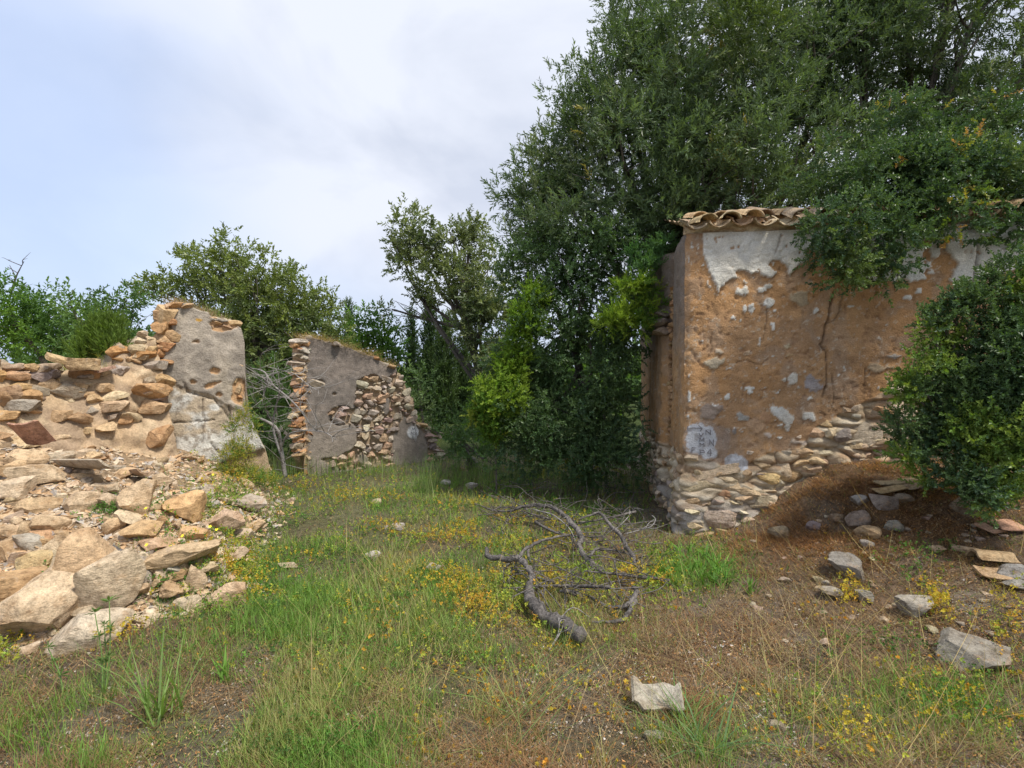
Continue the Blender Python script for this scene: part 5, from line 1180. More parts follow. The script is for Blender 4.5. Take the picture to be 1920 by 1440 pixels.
# the open crown at the top right
up_ = [B(1700, 60, 7.6, 130), B(1830, 20, 7.2, 130), B(1880, 180, 6.8, 110), B(1650, 200, 7.8, 80), B(1760, 170, 7.6, 70), B(1960, 90, 7.0, 120), B(1900, 300, 6.6, 80), B(1620, -60, 7.6, 120), B(1800, -110, 7.6, 150)]
tree("olive_leaved_tree", "dark open-crowned tree showing sky through its branches in the upper right corner", "tree", (5.0, 7.6), at(1740, 280, 7.4), up_, 170, T_olive, GO, [3, 2, 3, 1, 2], r0=.15, nsub=9, hole=.40, hs=1.7, inner=.3, scale=(1.0, 1.6))
# dark leathery shrub spilling over the roof
sp_b = [B(1640, 350, 5.1, 110, 85, 75), B(1590, 415, 4.75, 80, 60, 75), B(1640, 500, 4.62, 48, 34, 36), B(1560, 500, 4.68, 40, 34, 30), B(1880, 410, 4.62, 60, 45, 30), B(1740, 340, 5.1, 110, 90, 75), B(1850, 340, 5.0, 95, 80, 60), B(1590, 480, 4.70, 55, 40, 50), B(1680, 440, 4.65, 60, 45, 48), B(1760, 400, 4.75, 60, 50, 40), B(1930, 340, 4.9, 90, 70, 75), B(1550, 330, 5.3, 60, 60, 50), B(1700, 270, 5.5, 80), B(1840, 255, 5.5, 80)]
tree("leathery_shrub", "dark leathery-leaved shrub with yellow and red shoot tips hanging over the eaves and white band", "shrub", (4.0, 5.9), at(1720, 370, 5.4), sp_b, 640, T_lent, GD, [3, 2, 2, 2], r0=.018, nsub=1, fork=3.1, hole=.36, hs=2.8, inner=.4, scale=(.8, 1.25), tips=(YT, .27, 4.), up=.1)
# the wall of dark bushes left of the building
lb = [B(1090, 560, 7.0, 110), B(1010, 620, 7.1, 100), B(1110, 700, 6.9, 95), B(1030, 760, 6.9, 110), B(1140, 800, 6.6, 75), B(980, 700, 7.2, 70), B(1090, 840, 6.7, 95, 80, 70), B(1165, 640, 7.0, 50), B(1000, 500, 7.3, 80), B(1150, 880, 6.5, 55, 50, 60), B(985, 830, 7.0, 80), B(1120, 490, 7.0, 80)]
tree("leathery_bush", "tall dense dark green bush standing against the left side of the ochre building", "bush", (1.05, 7.3), at(1070, 620, 7.2), lb, 300, T_lent, GD, [3, 3, 2, 2], r0=.08, nsub=4, hole=.30, hs=2.0, inner=.4, scale=(.85, 1.4), tips=([(.20, .28, .05), (.30, .30, .06)], .17, 2.6), up=.15)
yg = [(.17, .28, .035), (.23, .33, .045), (.12, .22, .035), (.27, .32, .055)]
for nm, lbl, bl_, bs, dn_ in [("yellow_green_shrub", "bright yellow-green shrub at the left edge of the tall dark bush", [B(935, 745, 6.5, 42, 40, 48), B(958, 680, 6.6, 28, 26, 50), B(985, 600, 6.6, 26, 26, 46), B(925, 800, 6.5, 26, 25, 30), B(1000, 560, 6.7, 18, 18, 30), B(905, 775, 6.5, 20, 20, 24)], (-.2, 6.8), 700),
                              ("light_green_spray", "lime-green leafy spray hanging between the dark bush and the wall corner", [B(1165, 590, 6.15, 34, 26, 16), B(1205, 540, 6.1, 36, 26, 12), B(1140, 605, 6.15, 24, 20, 12), B(1200, 615, 6.15, 22, 20, 14), B(1225, 575, 6.1, 22, 16, 10), B(1175, 540, 6.2, 20, 18, 12)], (1.5, 6.6), 520),
                              ("light_green_spray", "fresh blue-green leafy spray under the eaves left of the wall corner", [B(1215, 495, 6.2, 30, 26, 18), B(1240, 465, 6.3, 22, 20, 14), B(1190, 480, 6.3, 20, 20, 14)], (1.7, 6.6), 430)]:
    cs_ = yg if "blue" not in lbl else [(.07, .16, .055), (.10, .20, .07)]
    tree(nm, lbl, "shrub", bs, bl_[0][0], bl_, dn_ * (1.0 if "spray" in nm else 1.2), T_olive if "spray" in nm else T_lent, cs_, [1] * len(cs_), r0=.012, nsub=3, hole=.3, hs=4, inner=.3, clump=.10, mat=M_leaf_soft, up=.4, back=.8, trunk="spray" not in nm)
# right-hand bush in front of the wall
rb = [B(1860, 650, 3.95, 60, 50, 60), B(1800, 710, 4.0, 55, 45, 50), B(1880, 760, 3.85, 80, 55, 75), B(1775, 800, 4.0, 50, 42, 50), B(1850, 860, 3.8, 60, 48, 60), B(1925, 590, 3.95, 50, 45, 45), B(1950, 700, 3.7, 70, 55, 110), B(1728, 745, 4.15, 36, 34, 34), B(1755, 670, 4.1, 26, 26, 26), B(1905, 560, 4.0, 20, 20, 30), B(1820, 610, 4.0, 28, 26, 34), B(1725, 830, 4.1, 34, 30, 30), B(1910, 890, 3.7, 60, 44, 50), B(1785, 880, 3.9, 36, 30, 30), B(1870, 900, 3.75, 70, 40, 40), B(1820, 780, 3.9, 60, 45, 60), B(1930, 820, 3.7, 60, 50, 60), B(1850, 930, 3.7, 60, 36, 26)] + [B(px_, py_, 3.95, 13, 13, hz_) for px_, py_, hz_ in [(1700, 735, 14), (1712, 700, 22), (1745, 630, 22), (1790, 575, 26), (1835, 560, 24), (1870, 535, 26), (1905, 515, 28), (1690, 790, 14), (1702, 855, 16), (1735, 905, 18), (1760, 600, 20)]]
tree("leathery_bush", "rounded dark green bush in front of the ochre wall at the right edge", "bush", (3.75, 4.0), at(1870, 780, 3.95), rb, 1150, T_lent, GD, [3, 3, 2, 1], r0=.025, nsub=4, hole=.36, hs=3.5, inner=.3, scale=(.65, 1.05), clump=.16, tips=([(.15, .25, .05), (.24, .33, .06)], .42, 3.5), up=.5)

# middle distance
Mg = [(.16, .20, .08), (.20, .245, .10), (.125, .165, .07), (.24, .28, .13), (.10, .14, .06)]
mt = [B(770, 425, 13.0, 42), B(800, 490, 13.0, 58), B(760, 510, 13.2, 40), B(860, 470, 12.8, 55), B(840, 540, 12.8, 55), B(900, 520, 12.6, 60), B(740, 455, 13.4, 26), B(735, 580, 13.4, 24, 24, 20), B(905, 620, 12.4, 55), B(930, 560, 12.2, 50), B(790, 560, 13.2, 32), B(880, 430, 13, 26), B(950, 680, 12.3, 50), B(900, 690, 12.4, 30)]
tree("carob_tree", "airy grey-green tree leaning left between the gable wall and the dark bush", "tree", (-.25, 12.4), at(868, 590, 12.9), mt, 84, sprig_templates(11, .22, .11, .040, 55), Mg, [3, 3, 2, 2, 2], r0=.13, nsub=6, clump=.34, hole=.42, hs=1.1, inner=.25, scale=(.8, 1.3), back=.6)
lt = [B(430, 480, 12.5, 48), B(400, 520, 12.5, 60), B(480, 520, 12.3, 62), B(530, 560, 12.2, 62), B(440, 590, 12.4, 70), B(340, 560, 12.8, 50), B(300, 545, 13, 34, 34, 22), B(560, 620, 12.0, 58), B(600, 590, 12.2, 34, 30, 55), B(490, 650, 12.2, 65), B(375, 620, 12.6, 50), B(500, 730, 12.0, 60), B(560, 700, 12, 50), B(345, 500, 12.8, 24), B(610, 640, 12, 34)]
tree("carob_tree", "wide spreading olive-green tree rising behind the two ruined walls", "tree", (-5.9, 12.3), at(480, 620, 12.3), lt, 84, sprig_templates(11, .24, .11, .036, 55), [(.16, .21, .055), (.21, .26, .07), (.12, .17, .055), (.17, .21, .08)], [3, 3, 2, 2], r0=.13, nsub=6, clump=.36, hole=.38, hs=1.0, inner=.25, scale=(.8, 1.3), back=.6)
def spike(px, py, w): return None
for (px, ytop, w, Y, lbl) in [(655, 572, 16, 21, "thin pointed cypress tip behind the round green tree"), (773, 588, 17, 17.5, "first slim cypress from the gable wall"), (806, 562, 25, 16.5, "tallest slim cypress, between the two shorter ones"), (835, 590, 30, 15.5, "stoutest cypress of the row, beside the carob trunk"), (868, 640, 26, 16, "short dark cypress nearly hidden behind the carob trunk")]:
    ybot = 815; n = 9; bl_ = [B(px + rng.uniform(-2, 2), lerp(ytop + w * .7, ybot, i / (n - 1)), Y, w * (.30 + .42 * min(1, i / 3.)), None, (ybot - ytop) / n * .8) for i in range(n)]
    base = at(px, ybot, Y); t = tree("cypress", lbl, "cypress", (base[0], base[1]), at(px, ytop + 30, Y), bl_, 330, sprig_templates(8, .22, .08, .03, 25), [(.055, .10, .04), (.08, .13, .05), (.10, .16, .055)], [2, 2, 1], r0=.06, nsub=0, hole=.2, hs=1.5, inner=.3, up=1.1, outw=.35, back=.6, clump=0, group="slim cypresses behind the gable wall")
for (nm, lbl, bl_, cs_, hole) in [
    ("round_tree", "round bright green tree just above the gable wall's grassy top", [B(690, 620, 14, 48), B(660, 640, 14, 36), B(720, 650, 13.8, 36), B(700, 690, 13.6, 50), B(650, 690, 14, 40)], [(.10, .20, .04), (.14, .25, .05), (.08, .16, .04)], .30),
    ("dark_conifer", "dark green tree between the round bright one and the cypresses", [B(735, 645, 18.5, 28), B(735, 690, 18, 36), B(745, 740, 18, 40)], [(.03, .055, .03), (.045, .075, .035)], .30),
    ("shrub", "pale green leafy shrub at the right end of the gable wall", [B(785, 705, 10.6, 26), B(770, 735, 10.5, 30), B(800, 755, 10.4, 28)], [(.13, .20, .08), (.17, .24, .11), (.09, .15, .06)], .36),
    ("shrub", "dark shrub filling the gap behind the gable wall's lower end", [B(800, 800, 12, 30), B(850, 815, 12.5, 34), B(760, 800, 12, 34), B(830, 840, 12, 30)], [(.05, .09, .035), (.07, .12, .04)], .30),
    ("young_tree", "bright green sunlit shrub seen through the gap beside the cypresses", [B(860, 750, 20, 26, 30, 40), B(840, 760, 22, 30)], [(.16, .30, .05), (.20, .34, .06)], .34),
    ("hedge_shrub", "bright green bushy tree at the far left behind the rubble wall", [B(20, 590, 9.5, 62), B(80, 590, 9.6, 58), B(-40, 600, 9.5, 80), B(50, 640, 9.3, 70), B(120, 625, 9.4, 50)], [(.11, .22, .04), (.15, .27, .05), (.08, .16, .04)], .32),
    ("hedge_shrub", "feathery green shrub with thin upright shoots behind the fennel bush", [B(150, 600, 9, 46, 40, 42), B(210, 600, 9, 52, 45, 46), B(250, 590, 9.2, 42), B(180, 650, 8.8, 62), B(270, 640, 9, 44), B(130, 565, 9, 20, 20, 32), B(235, 560, 9, 20, 20, 30)], [(.10, .18, .06), (.13, .22, .07), (.07, .13, .05)], .36),
    ("dark_bush", "dark green bushes seen through the gap between the two ruined walls", [B(490, 760, 10, 50), B(530, 720, 10.5, 50), B(475, 830, 9.8, 50), B(540, 830, 9.5, 46), B(590, 850, 9.3, 40)], [(.05, .095, .035), (.07, .13, .04), (.09, .16, .05)], .30),
    ("low_shrub", "grey-green shrub of arching stems at the foot of the tall dark bush", [B(870, 820, 8.2, 38, 34, 26), B(905, 845, 7.9, 42, 38, 26), B(850, 850, 8.3, 30, 30, 20), B(925, 870, 7.5, 34, 30, 18), B(890, 795, 8.5, 26, 26, 20)], [(.11, .19, .08), (.14, .23, .10), (.09, .15, .06), (.17, .28, .09)], .33)]:
    dd_ = float(np.mean([b[0][1] for b in bl_])); tm = sprig_templates(10, .022 * dd_, .0098 * dd_, .0036 * dd_, 50)
    tree(nm, lbl, "tree" if "tree" in nm or "conifer" in nm else "shrub", tuple(bl_[-1][0][:2]), bl_[0][0], bl_, 6800 / dd_ ** 2, tm, cs_, [1] * len(cs_), r0=.05, nsub=4, clump=.030 * dd_, hole=hole, hs=1.3, inner=.3, up=.45, mat=M_leaf_soft, back=.55)
# fennel-like bush on the rubble wall
fb = [B(185, 650, 5.9, 30, 24, 36), B(212, 660, 5.8, 24, 22, 30), B(160, 668, 5.8, 18, 18, 18), B(200, 622, 5.9, 24, 20, 24)]
tree("fennel_bush", "fine feathery green bush growing on top of the rubble wall", "bush", (fb[0][0][0], fb[0][0][1]), fb[0][0], fb, 900, T_fine, [(.13, .20, .04), (.17, .25, .05), (.10, .16, .04)], [1, 1, 1], r0=.015, nsub=4, hole=.25, hs=4, inner=.1, clump=0, up=1.6, outw=.5, scale=(.7, 1.1), mat=M_leaf_soft, back=1, trunk=False)
# herbs hanging on the right shoulder of the wall fragment
hb = [B(440, 800, 6.15, 15, 12, 22), B(458, 770, 6.2, 9, 9, 22), B(430, 850, 6.0, 20, 16, 20), B(455, 850, 6.05, 18, 16, 26), B(420, 885, 5.95, 26, 20, 12), B(470, 890, 6.0, 34, 24, 10), B(500, 900, 6.0, 26, 24, 8), B(475, 800, 6.25, 10, 9, 20)]
tree("flowering_herb", "green and yellow herb with small flowers climbing the right foot of the wall fragment", "plant", (hb[3][0][0], hb[3][0][1]), hb[0][0], hb, 1150, sprig_templates(7, .08, .028, .009, 55), [(.14, .24, .05), (.36, .34, .06), (.10, .18, .04), (.44, .33, .07)], [3, 2, 3, 1], r0=.01, nsub=3, hole=.47, hs=9, inner=.1, clump=0, up=.5, mat=M_leaf_soft, back=1, trunk=False)
# far woodland closes the horizon
wb_ = []
for i in range(75):
    x = rng.uniform(-60, 60); y = rng.uniform(26, 48); h = rng.uniform(1.4, 3.2) * (.38 if abs(x / y + .10) < .16 else .9); wb_.append((np.array([x, y, h * .7]), np.array([rng.uniform(1.6, 3.2), 2.0, h])))
for i in range(34):
    x = rng.uniform(-16, 12); y = rng.uniform(16, 24); 
    if abs(x - 0) < 1 and rng.random() < .5: continue
    h = rng.uniform(.9, 1.6) * (.42 if abs(x / y + .10) < .16 else 1); wb_.append((np.array([x, y, h * .7]), np.array([rng.uniform(1.0, 2.0), 1.5, h])))
P, O = blobs_points(wb_, 2.2, .5, .25, .5, .2); kx, ky = proj(P); k = (kx > -900) & (kx < 2800); P, O = P[k], O[k]; C = pal(len(P), [(.06, .11, .035), (.09, .16, .05), (.05, .085, .035), (.12, .20, .06)], [2, 2, 2, 1], np.clip((fbm(P[:, 0] * .3, P[:, 1] * .3, P[:, 2] * .3, 2) - .25) / .5, 0, 1))
V, T, CC = sprigs(P, O + rng.normal(size=P.shape) * .5, sprig_templates(6, .4, .26, .15, 60), rng.uniform(1.2, 2.2, len(P)), C)
o = nobj("woodland", V, T, M_leaf_soft, CC); tag(o, "belt of mixed green woodland closing the view", None, None, 'stuff')

# ================================================================== GRASS, HERBS, LITTER
def grass_layer(name, label, n, box, wfun, hr, wr, cols, cw, lean=(.1, .7), tuft=0, ymax=10.5, curl=.5):
    P, px, py = ground_px(n, box, ymax); k = rng.random(len(P)) < np.clip(wfun(px, py, P), 0, 1); P = P[k]; px = px[k]; py = py[k]
    if tuft:
        P = np.repeat(P, tuft, 0); P[:, :2] += rng.normal(size=(len(P), 2)) * .018; P[:, 2] = HF(P[:, 0], P[:, 1])
    m_ = len(P); h = rng.uniform(*hr, m_) * rng.uniform(.6, 1, m_); w = rng.uniform(*wr, m_); C = pal(m_, cols, cw, np.clip((fbm(P[:, 0] * 2, P[:, 1] * 2, 4, 2) - .25) / .5 + rng.normal(0, .2, m_), 0, .999))
    V, T, C = blades(P - [0, 0, .006], h, w * (.6 + .12 * P[:, 1]), rng.uniform(lean[0], lean[1], m_), rng.uniform(0, 6.283, m_), C, curl)
    o = nobj(name, V, T, M_grass, C); tag(o, label, None, None, 'stuff'); return o
GG = [(.15, .27, .05), (.21, .34, .07), (.12, .21, .045), (.28, .36, .10), (.36, .34, .14)]
pn = lambda P, s, z=3: fbm(P[:, 0] * s, P[:, 1] * s, z, 3)
grass_layer("green_grass", "fresh green grass of the clearing", 330000, (-100, 2000, 840, 1500), lambda px, py, P: gauss(px, py, GREEN) * sm(.36, .62, pn(P, 2.2)) * 1.1 * np.where(P[:, 0] < -2.2, .25, 1), (.04, .15), (.002, .005), GG, [3, 3, 2, 2, 1], tuft=0)
grass_layer("green_grass", "tufts of fresh green grass", 24000, (-100, 2000, 840, 1500), lambda px, py, P: gauss(px, py, GREEN) * sm(.42, .7, pn(P, 1.5, 9)), (.05, .19), (.0025, .006), GG, [3, 3, 2, 2, 1], tuft=6, lean=(.1, .6))
grass_layer("short_turf", "short sparse green and yellowish turf", 190000, (-100, 2020, 870, 1520), lambda px, py, P: (.26 + .85 * gauss(px, py, GREEN)) * sm(.3, .65, pn(P, 3, 5)) * np.where((P[:, 0] < -2.1) & (P[:, 1] > 3.0), .12, 1) * (1 - .7 * gauss(px, py, RUST)), (.02, .07), (.002, .005), [(.20, .29, .06), (.32, .35, .09), (.42, .37, .15), (.15, .23, .055)], [3, 3, 2, 2], lean=(.3, 1.3))
grass_layer("dry_straw", "dry brown and straw-coloured stalks lying on the earth", 150000, (-100, 2020, 880, 1520), lambda px, py, P: (.60 + .45 * gauss(px, py, RUST) - .38 * gauss(px, py, GREEN)) * np.where((P[:, 0] < -2.1) & (P[:, 1] > 3.2), .03, 1) * sm(.38, .60, pn(P, 4, 17)), (.02, .09), (.0015, .0035), [(.29, .18, .095), (.38, .27, .14), (.20, .13, .08), (.46, .37, .20), (.25, .20, .12), (.34, .19, .09)], [3, 2, 3, 1, 3, 2], lean=(1.5, 5.0), curl=-.15)
grass_layer("needle_litter", "orange-brown needles and straw thick on the bank by the ochre wall", 170000, (1250, 2020, 850, 1130), lambda px, py, P: gauss(px, py, [(1560, 930, 190, 60, 1.), (1420, 1000, 110, 50, .9), (1680, 900, 110, 40, .8), (1650, 1020, 200, 60, .4)]) * sm(.35, .55, pn(P, 5, 37)), (.015, .05), (.002, .004), [(.46, .25, .11), (.36, .19, .09), (.54, .33, .16), (.26, .14, .08)], [3, 3, 1, 2], lean=(1.0, 4.0), curl=-.1)
grass_layer("long_dry_stalks", "long pale yellow stalks lying across the ground", 1900, (500, 2020, 960, 1500), lambda px, py, P: .35 + .6 * gauss(px, py, [(1600, 1250, 350, 150, 1), (1100, 1080, 150, 80, .8)]), (.15, .42), (.002, .0035), [(.50, .38, .17), (.42, .36, .14), (.36, .26, .14)], [1, 1, 1], lean=(1.0, 3.0), curl=-.18)
# tall wispy grasses
def tall(name, label, spots, n, h, cols, w=(.003, .006), lean=(.05, .45), cat="grass tuft", sp=.07, base=None, mat=None):
    Ps = []
    for (px, py) in spots:
        p = G(px, py) if base is None else base(px, py); q = np.repeat(p[None], n, 0) + np.c_[rng.normal(size=(n, 2)) * sp, np.zeros(n)]
        if base is None: q[:, 2] = HF(q[:, 0], q[:, 1])
        Ps.append(q)
    P = np.vstack(Ps); m_ = len(P); C = pal(m_, cols, [1] * len(cols)); V, T, C = blades(P, rng.uniform(h * .45, h, m_), rng.uniform(w[0], w[1], m_), rng.uniform(*lean, m_), rng.uniform(0, 6.283, m_), C)
    return tag(nobj(name, V, T, mat or M_grass, C), label, cat)
GT = [(.16, .25, .07), (.12, .20, .06), (.16, .25, .07), (.24, .30, .12)]
tall("tall_grass", "tall blue-green grass tuft standing in front of the gable wall", [(790, 925), (800, 930), (812, 922)], 55, .62, GT, sp=.05)
tall("tall_grass", "tall dark grass at the foot of the bush left of the corner", [(1080, 905), (1110, 915), (1150, 920), (1040, 900), (1180, 930), (1010, 895), (1200, 915), (1060, 925)], 70, .50, GT, sp=.14)
tall("tall_grass", "tall grass fringe below the middle shrubs", [(850, 890), (900, 895), (950, 900), (700, 895), (740, 892), (660, 890), (620, 895), (580, 890), (980, 905), (1020, 912), (870, 905), (920, 912), (545, 892), (520, 895), (560, 888), (500, 893)], 95, .46, GT, sp=.16)
tall("broad_grass", "broad-bladed green grass clump at the lower left", [(300, 1345), (318, 1335), (285, 1350)], 12, .42, [(.16, .26, .07), (.20, .30, .09)], (.007, .013), (.15, .8), sp=.03)
tall("broad_grass", "small clump of upright broad leaves left of the lower middle", [(420, 1275), (428, 1280)], 8, .16, [(.14, .27, .05)], (.010, .018), (.1, .6), sp=.015)
tall("broad_grass", "sprawling green blades in the lower middle foreground", [(1010, 1330), (985, 1390), (940, 1350)], 9, .42, [(.17, .27, .08), (.28, .34, .12)], (.004, .008), (.3, 1.3), sp=.05)
tall("broad_grass", "green blades beside the white tile fragment", [(1275, 1345), (1285, 1355)], 14, .18, [(.13, .24, .06)], (.005, .009), (.2, .9), sp=.03)
tall("broad_grass", "bluish grass fan near the bottom edge right of the white tile", [(1330, 1405), (1322, 1425)], 12, .26, [(.12, .21, .08)], (.006, .010), (.5, 1.4), sp=.03)
tall("reed_grass", "pale arching reed-like grass growing under the right-hand bush", [(1855, 950), (1868, 940), (1840, 955)], 15, .62, [(.28, .36, .11), (.36, .42, .16), (.20, .30, .08)], (.007, .014), (.15, .9), sp=.05)
tall("dock_clump", "patch of bright green broad leaves below the corner of the ochre wall", [(rng.uniform(1225, 1370), rng.uniform(1035, 1100)) for _ in range(34)], 11, .13, [(.12, .27, .04), (.17, .34, .06), (.10, .22, .04)], (.010, .022), (.2, 1.1), cat="leafy plant", sp=.04)
tall("dock_clump", "small separate clump of bright leaves right of the green leafy patch", [(1410, 1110), (1408, 1116)], 12, .15, [(.12, .26, .04)], (.010, .018), (.1, .7), cat="leafy plant", sp=.015)
b2f = lambda px, py: (lambda x: np.array([*(fr2[0] + fr2[1] * x - fr2[2] * rng.uniform(-.02, .4)), sk2.topat(x) - .01]))(Wp(fr2, px, py)[0])
tall("dry_grass", "dry brown grass matted along the sloping top of the gable wall", [(x_, 660) for x_ in range(572, 745, 5)], 45, .16, [(.34, .23, .14), (.38, .26, .15), (.26, .18, .12), (.34, .29, .14)], (.003, .006), (.6, 2.4), sp=.06, base=b2f, cat="dry grass")
tall("green_weeds", "green weeds growing at the stepped right edge of the gable wall", [(x_, 760) for x_ in (745, 750, 782, 788, 795, 800, 806, 815, 825, 830)], 30, .24, [(.20, .28, .08), (.38, .33, .12)], (.004, .007), (.2, 1.2), sp=.06, base=b2f, cat="weeds")
b1f = lambda px, py: (lambda x: np.array([*(fr1[0] + fr1[1] * x - fr1[2] * rng.uniform(0, .35)), sk.topat(x) - .01]))(Wp(fr1, px, py)[0])
tall("dry_grass", "dry purplish grass tuft on top of the plastered wall fragment", [(x_, 575) for x_ in range(315, 425, 6)], 40, .14, [(.30, .22, .17), (.38, .29, .20), (.26, .19, .17)], (.0025, .005), (.2, 1.3), sp=.05, base=b1f, cat="dry grass")
tall("tall_stalks", "thin green stalks rising from the top of the wall fragment", [(415, 600), (425, 602)], 3, .55, [(.26, .34, .12)], (.004, .006), (.02, .12), sp=.02, base=b1f, cat="grass stalks")
bRf = lambda px, py: (lambda x: np.array([*(frR[0] + frR[1] * x - frR[2] * rng.uniform(0, .3)), skR.topat(x) - .01]))(Wp(frR, px, py)[0])
tall("yellow_grass", "yellowish grass along the rubble wall top by the fennel bush", [(x_, 690) for x_ in range(120, 235, 8)], 22, .15, [(.36, .34, .10), (.22, .26, .07)], (.003, .006), (.2, 1.4), sp=.05, base=bRf, cat="dry grass")
# herbs: creeping stems with small round leaves, green to yellow and orange
def herb_layer(name, label, n, gl, cols, cw, size=(.5, 1.2), hgt=(.005, .07), extra=1.):
    P, px, py = ground_px(n, (-100, 2000, 850, 1500), 9); k = rng.random(len(P)) < np.clip(gauss(px, py, gl) * sm(.32, .6, pn(P, 4, 7)) * extra, 0, 1); P = P[k]; P[:, 2] += rng.uniform(*hgt, len(P))
    C = pal(len(P), cols, cw, np.clip((pn(P, 3, 12) - .25) / .5, 0, 1)); ax = rng.normal(size=P.shape) * .7 + [0, 0, .6]
    V, T, C = sprigs(P, ax, T_herb, rng.uniform(size[0], size[1], len(P)) * (.7 + .06 * P[:, 1]), C, .3); return tag(nobj(name, V, T, M_leaf_soft, C), label, None, None, 'stuff')
T_herb = sprig_templates(5, .045, .020, .015, 70)
YH = [(430, 955, 60, 25, .8), (440, 1060, 50, 60, .7), (640, 1060, 220, 130, .22), (390, 1140, 50, 20, .6), (800, 1000, 120, 60, .35), (1120, 1085, 120, 40, .6), (960, 1015, 80, 40, .6), (920, 1120, 80, 50, .55), (660, 925, 90, 30, .7), (500, 905, 90, 30, .9), (900, 1110, 80, 50, .6), (1190, 1090, 90, 50, .7), (1060, 1000, 100, 35, .4), (870, 990, 120, 40, .5), (450, 1060, 50, 60, .5), (230, 1200, 60, 20, .5), (60, 1220, 100, 22, .9), (1580, 1120, 40, 30, .6), (1750, 1150, 30, 40, .8), (1720, 1340, 200, 60, .10), (1540, 1410, 120, 40, .14), (1000, 1230, 120, 60, .15), (1890, 1180, 60, 60, .2)]
herb_layer("yellowing_herbs", "low creeping herbs turning yellow and orange", 130000, YH, [(.50, .40, .05), (.54, .32, .05), (.38, .40, .06), (.24, .34, .06)], [3, 2, 4, 4], hgt=(.005, .11))
herb_layer("green_herbs", "low green clover and herbs among the grass", 90000, [(330, 1095, 45, 28, 1.2), (240, 1080, 30, 20, .3), (80, 1110, 40, 20, .5), (40, 1215, 70, 20, .5), (140, 1130, 25, 25, .6), (180, 965, 40, 15, .6), (215, 960, 30, 14, .6), (300, 950, 20, 14, .5), (640, 1050, 250, 170, .5), (420, 950, 60, 30, .5), (395, 1120, 60, 40, .5), (470, 1080, 50, 60, .6), (600, 1420, 80, 40, .9), (900, 930, 150, 50, .6), (1100, 960, 150, 50, .5), (310, 1060, 30, 20, .5), (440, 998, 20, 10, .8), (480, 890, 70, 30, .6), (1290, 1060, 90, 40, .6), (1740, 1060, 60, 40, .25), (1800, 1330, 140, 50, .3), (1640, 1210, 100, 30, .2)], [(.10, .22, .04), (.14, .28, .05), (.08, .16, .04)], [1, 1, 1])
# flat scraps: dead leaves and needles
P, px, py = ground_px(140000, (-100, 2020, 870, 1520)); k = rng.random(len(P)) < np.where((P[:, 0] < -2.1) & (P[:, 1] > 3.2), .02, .30 + .7 * gauss(px, py, RUST)); P = P[k]; m_ = len(P)
C = pal(m_, [(.30, .18, .09), (.40, .25, .12), (.20, .13, .08), (.48, .36, .22), (.44, .23, .09)], [3, 3, 2, 1, 2]); tmL = sprig_templates(1, .0, .022, .008, 80, 8, .5)
V, T, C = sprigs(P + np.c_[np.zeros((m_, 2)), rng.uniform(.002, .015, m_)], rng.normal(size=(m_, 3)) * [1, 1, .35] + [0, 0, .35], tmL, rng.uniform(.4, 1.3, m_) * (.7 + .08 * P[:, 1]), C)
tag(nobj("leaf_litter", V, T, M_litter, C), "brown dead leaves and needles covering the bank", None, None, 'stuff')
P, px, py = ground_px(3000, (700, 2000, 1000, 1500)); P = P[rng.random(len(P)) < .5 * sm(.5, .65, pn(P, 2.6, 33))]; m_ = len(P); tmY = sprig_templates(4, .012, .022, .018, 65)
V, T, C = sprigs(P + [0, 0, .02], rng.normal(size=(m_, 3)) * .5 + [0, 0, .8], tmY, rng.uniform(.6, 1.1, m_), pal(m_, [(.55, .36, .04), (.52, .42, .06), (.60, .30, .04)], [1, 1, 1])); tag(nobj("yellow_leaves", V, T, M_leaf_soft, C), "scattered single yellow and orange leaves on the brown earth", None, None, 'stuff')
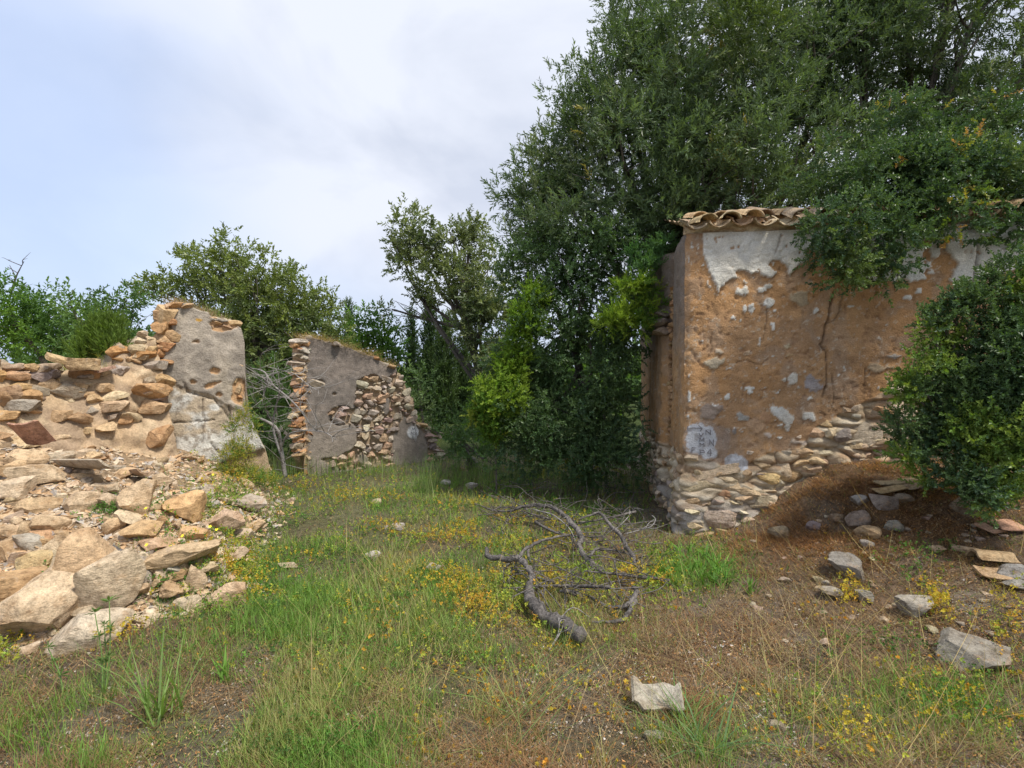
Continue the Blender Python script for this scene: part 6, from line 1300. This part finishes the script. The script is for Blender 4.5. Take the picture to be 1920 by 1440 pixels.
# yellow flowers
FL = [(160, 1086), (196, 1173), (278, 1050), (322, 1040), (333, 1057), (345, 1035), (262, 950), (276, 970), (396, 1012), (408, 1003), (401, 899), (453, 881), (412, 827), (430, 858)]
fv = []; ff = []
for q in range(5):
    a = q * 1.2566; o_ = len(fv); fv += [(0, 0, 0), (.009 * math.cos(a - .5), .009 * math.sin(a - .5), .002), (.014 * math.cos(a), .014 * math.sin(a), .004), (.009 * math.cos(a + .5), .009 * math.sin(a + .5), .002)]; ff.append([o_, o_ + 1, o_ + 2, o_ + 3])
fme = npmesh("petals", np.array(fv), np.array(ff), M_petal)
for i, (px, py) in enumerate(FL):
    p = G(px, py + 14); f = empty("yellow_flower", p, label="small yellow flower on a thin stem among the rubble and wall herbs", cat="flower", group="small yellow flowers among the rubble")
    h = .09 + .03 * (i % 3); st, sr = smooth_path([p - [0, 0, .02], p + [.01, 0, h * .5], p + [0, -.01, h]], [.0016, .0014, .001], 5); tubes("stem", [(st, sr)], flat("flower_stem", (.12, .2, .05)) if i == 0 else bpy.data.materials["flower_stem"], f, 4, 0)
    o = bpy.data.objects.new("petals", fme); o.location = (0, -.01, h + .001); o.rotation_euler = (R(rng.uniform(25, 60)), 0, rng.uniform(-.5, .5)); link(o, f)
# tall weed with star-like leaves in front of the big boulders
wp = []; Pw = []; Aw = []
for (x0, y0, x1, y1) in [(192, 1330, 178, 1150), (196, 1330, 205, 1128), (192, 1320, 195, 1172), (120, 1330, 90, 1215)]:
    b_ = G(x0, y0 - 20); e_ = at(x1, y1, b_[1] + .03); m_ = (b_ + e_) / 2 + [.015, 0, 0]; st = smooth_path([b_, m_, e_], [.004, .003, .002], 8); wp.append(st)
    for i in (3, 5, 7): Pw.append(st[0][i]); Aw.append([rng.normal() * .2, rng.normal() * .2, 1])
wd_ = empty("star_leaved_weed", G(192, 1310), label="thin upright weed with star-shaped leaf whorls in front of the cream boulders", cat="weed"); tubes("stem", wp, bpy.data.materials["flower_stem"], wd_, 5, .05)
V, T, C = sprigs(np.array(Pw), np.array(Aw), sprig_templates(9, .004, .055, .010, 78), rng.uniform(.6, 1.1, len(Pw)), pal(len(Pw), [(.09, .17, .04), (.13, .21, .06)], [1, 1])); nobj("leaves", V, T, M_leaf_soft, C, False, wd_)
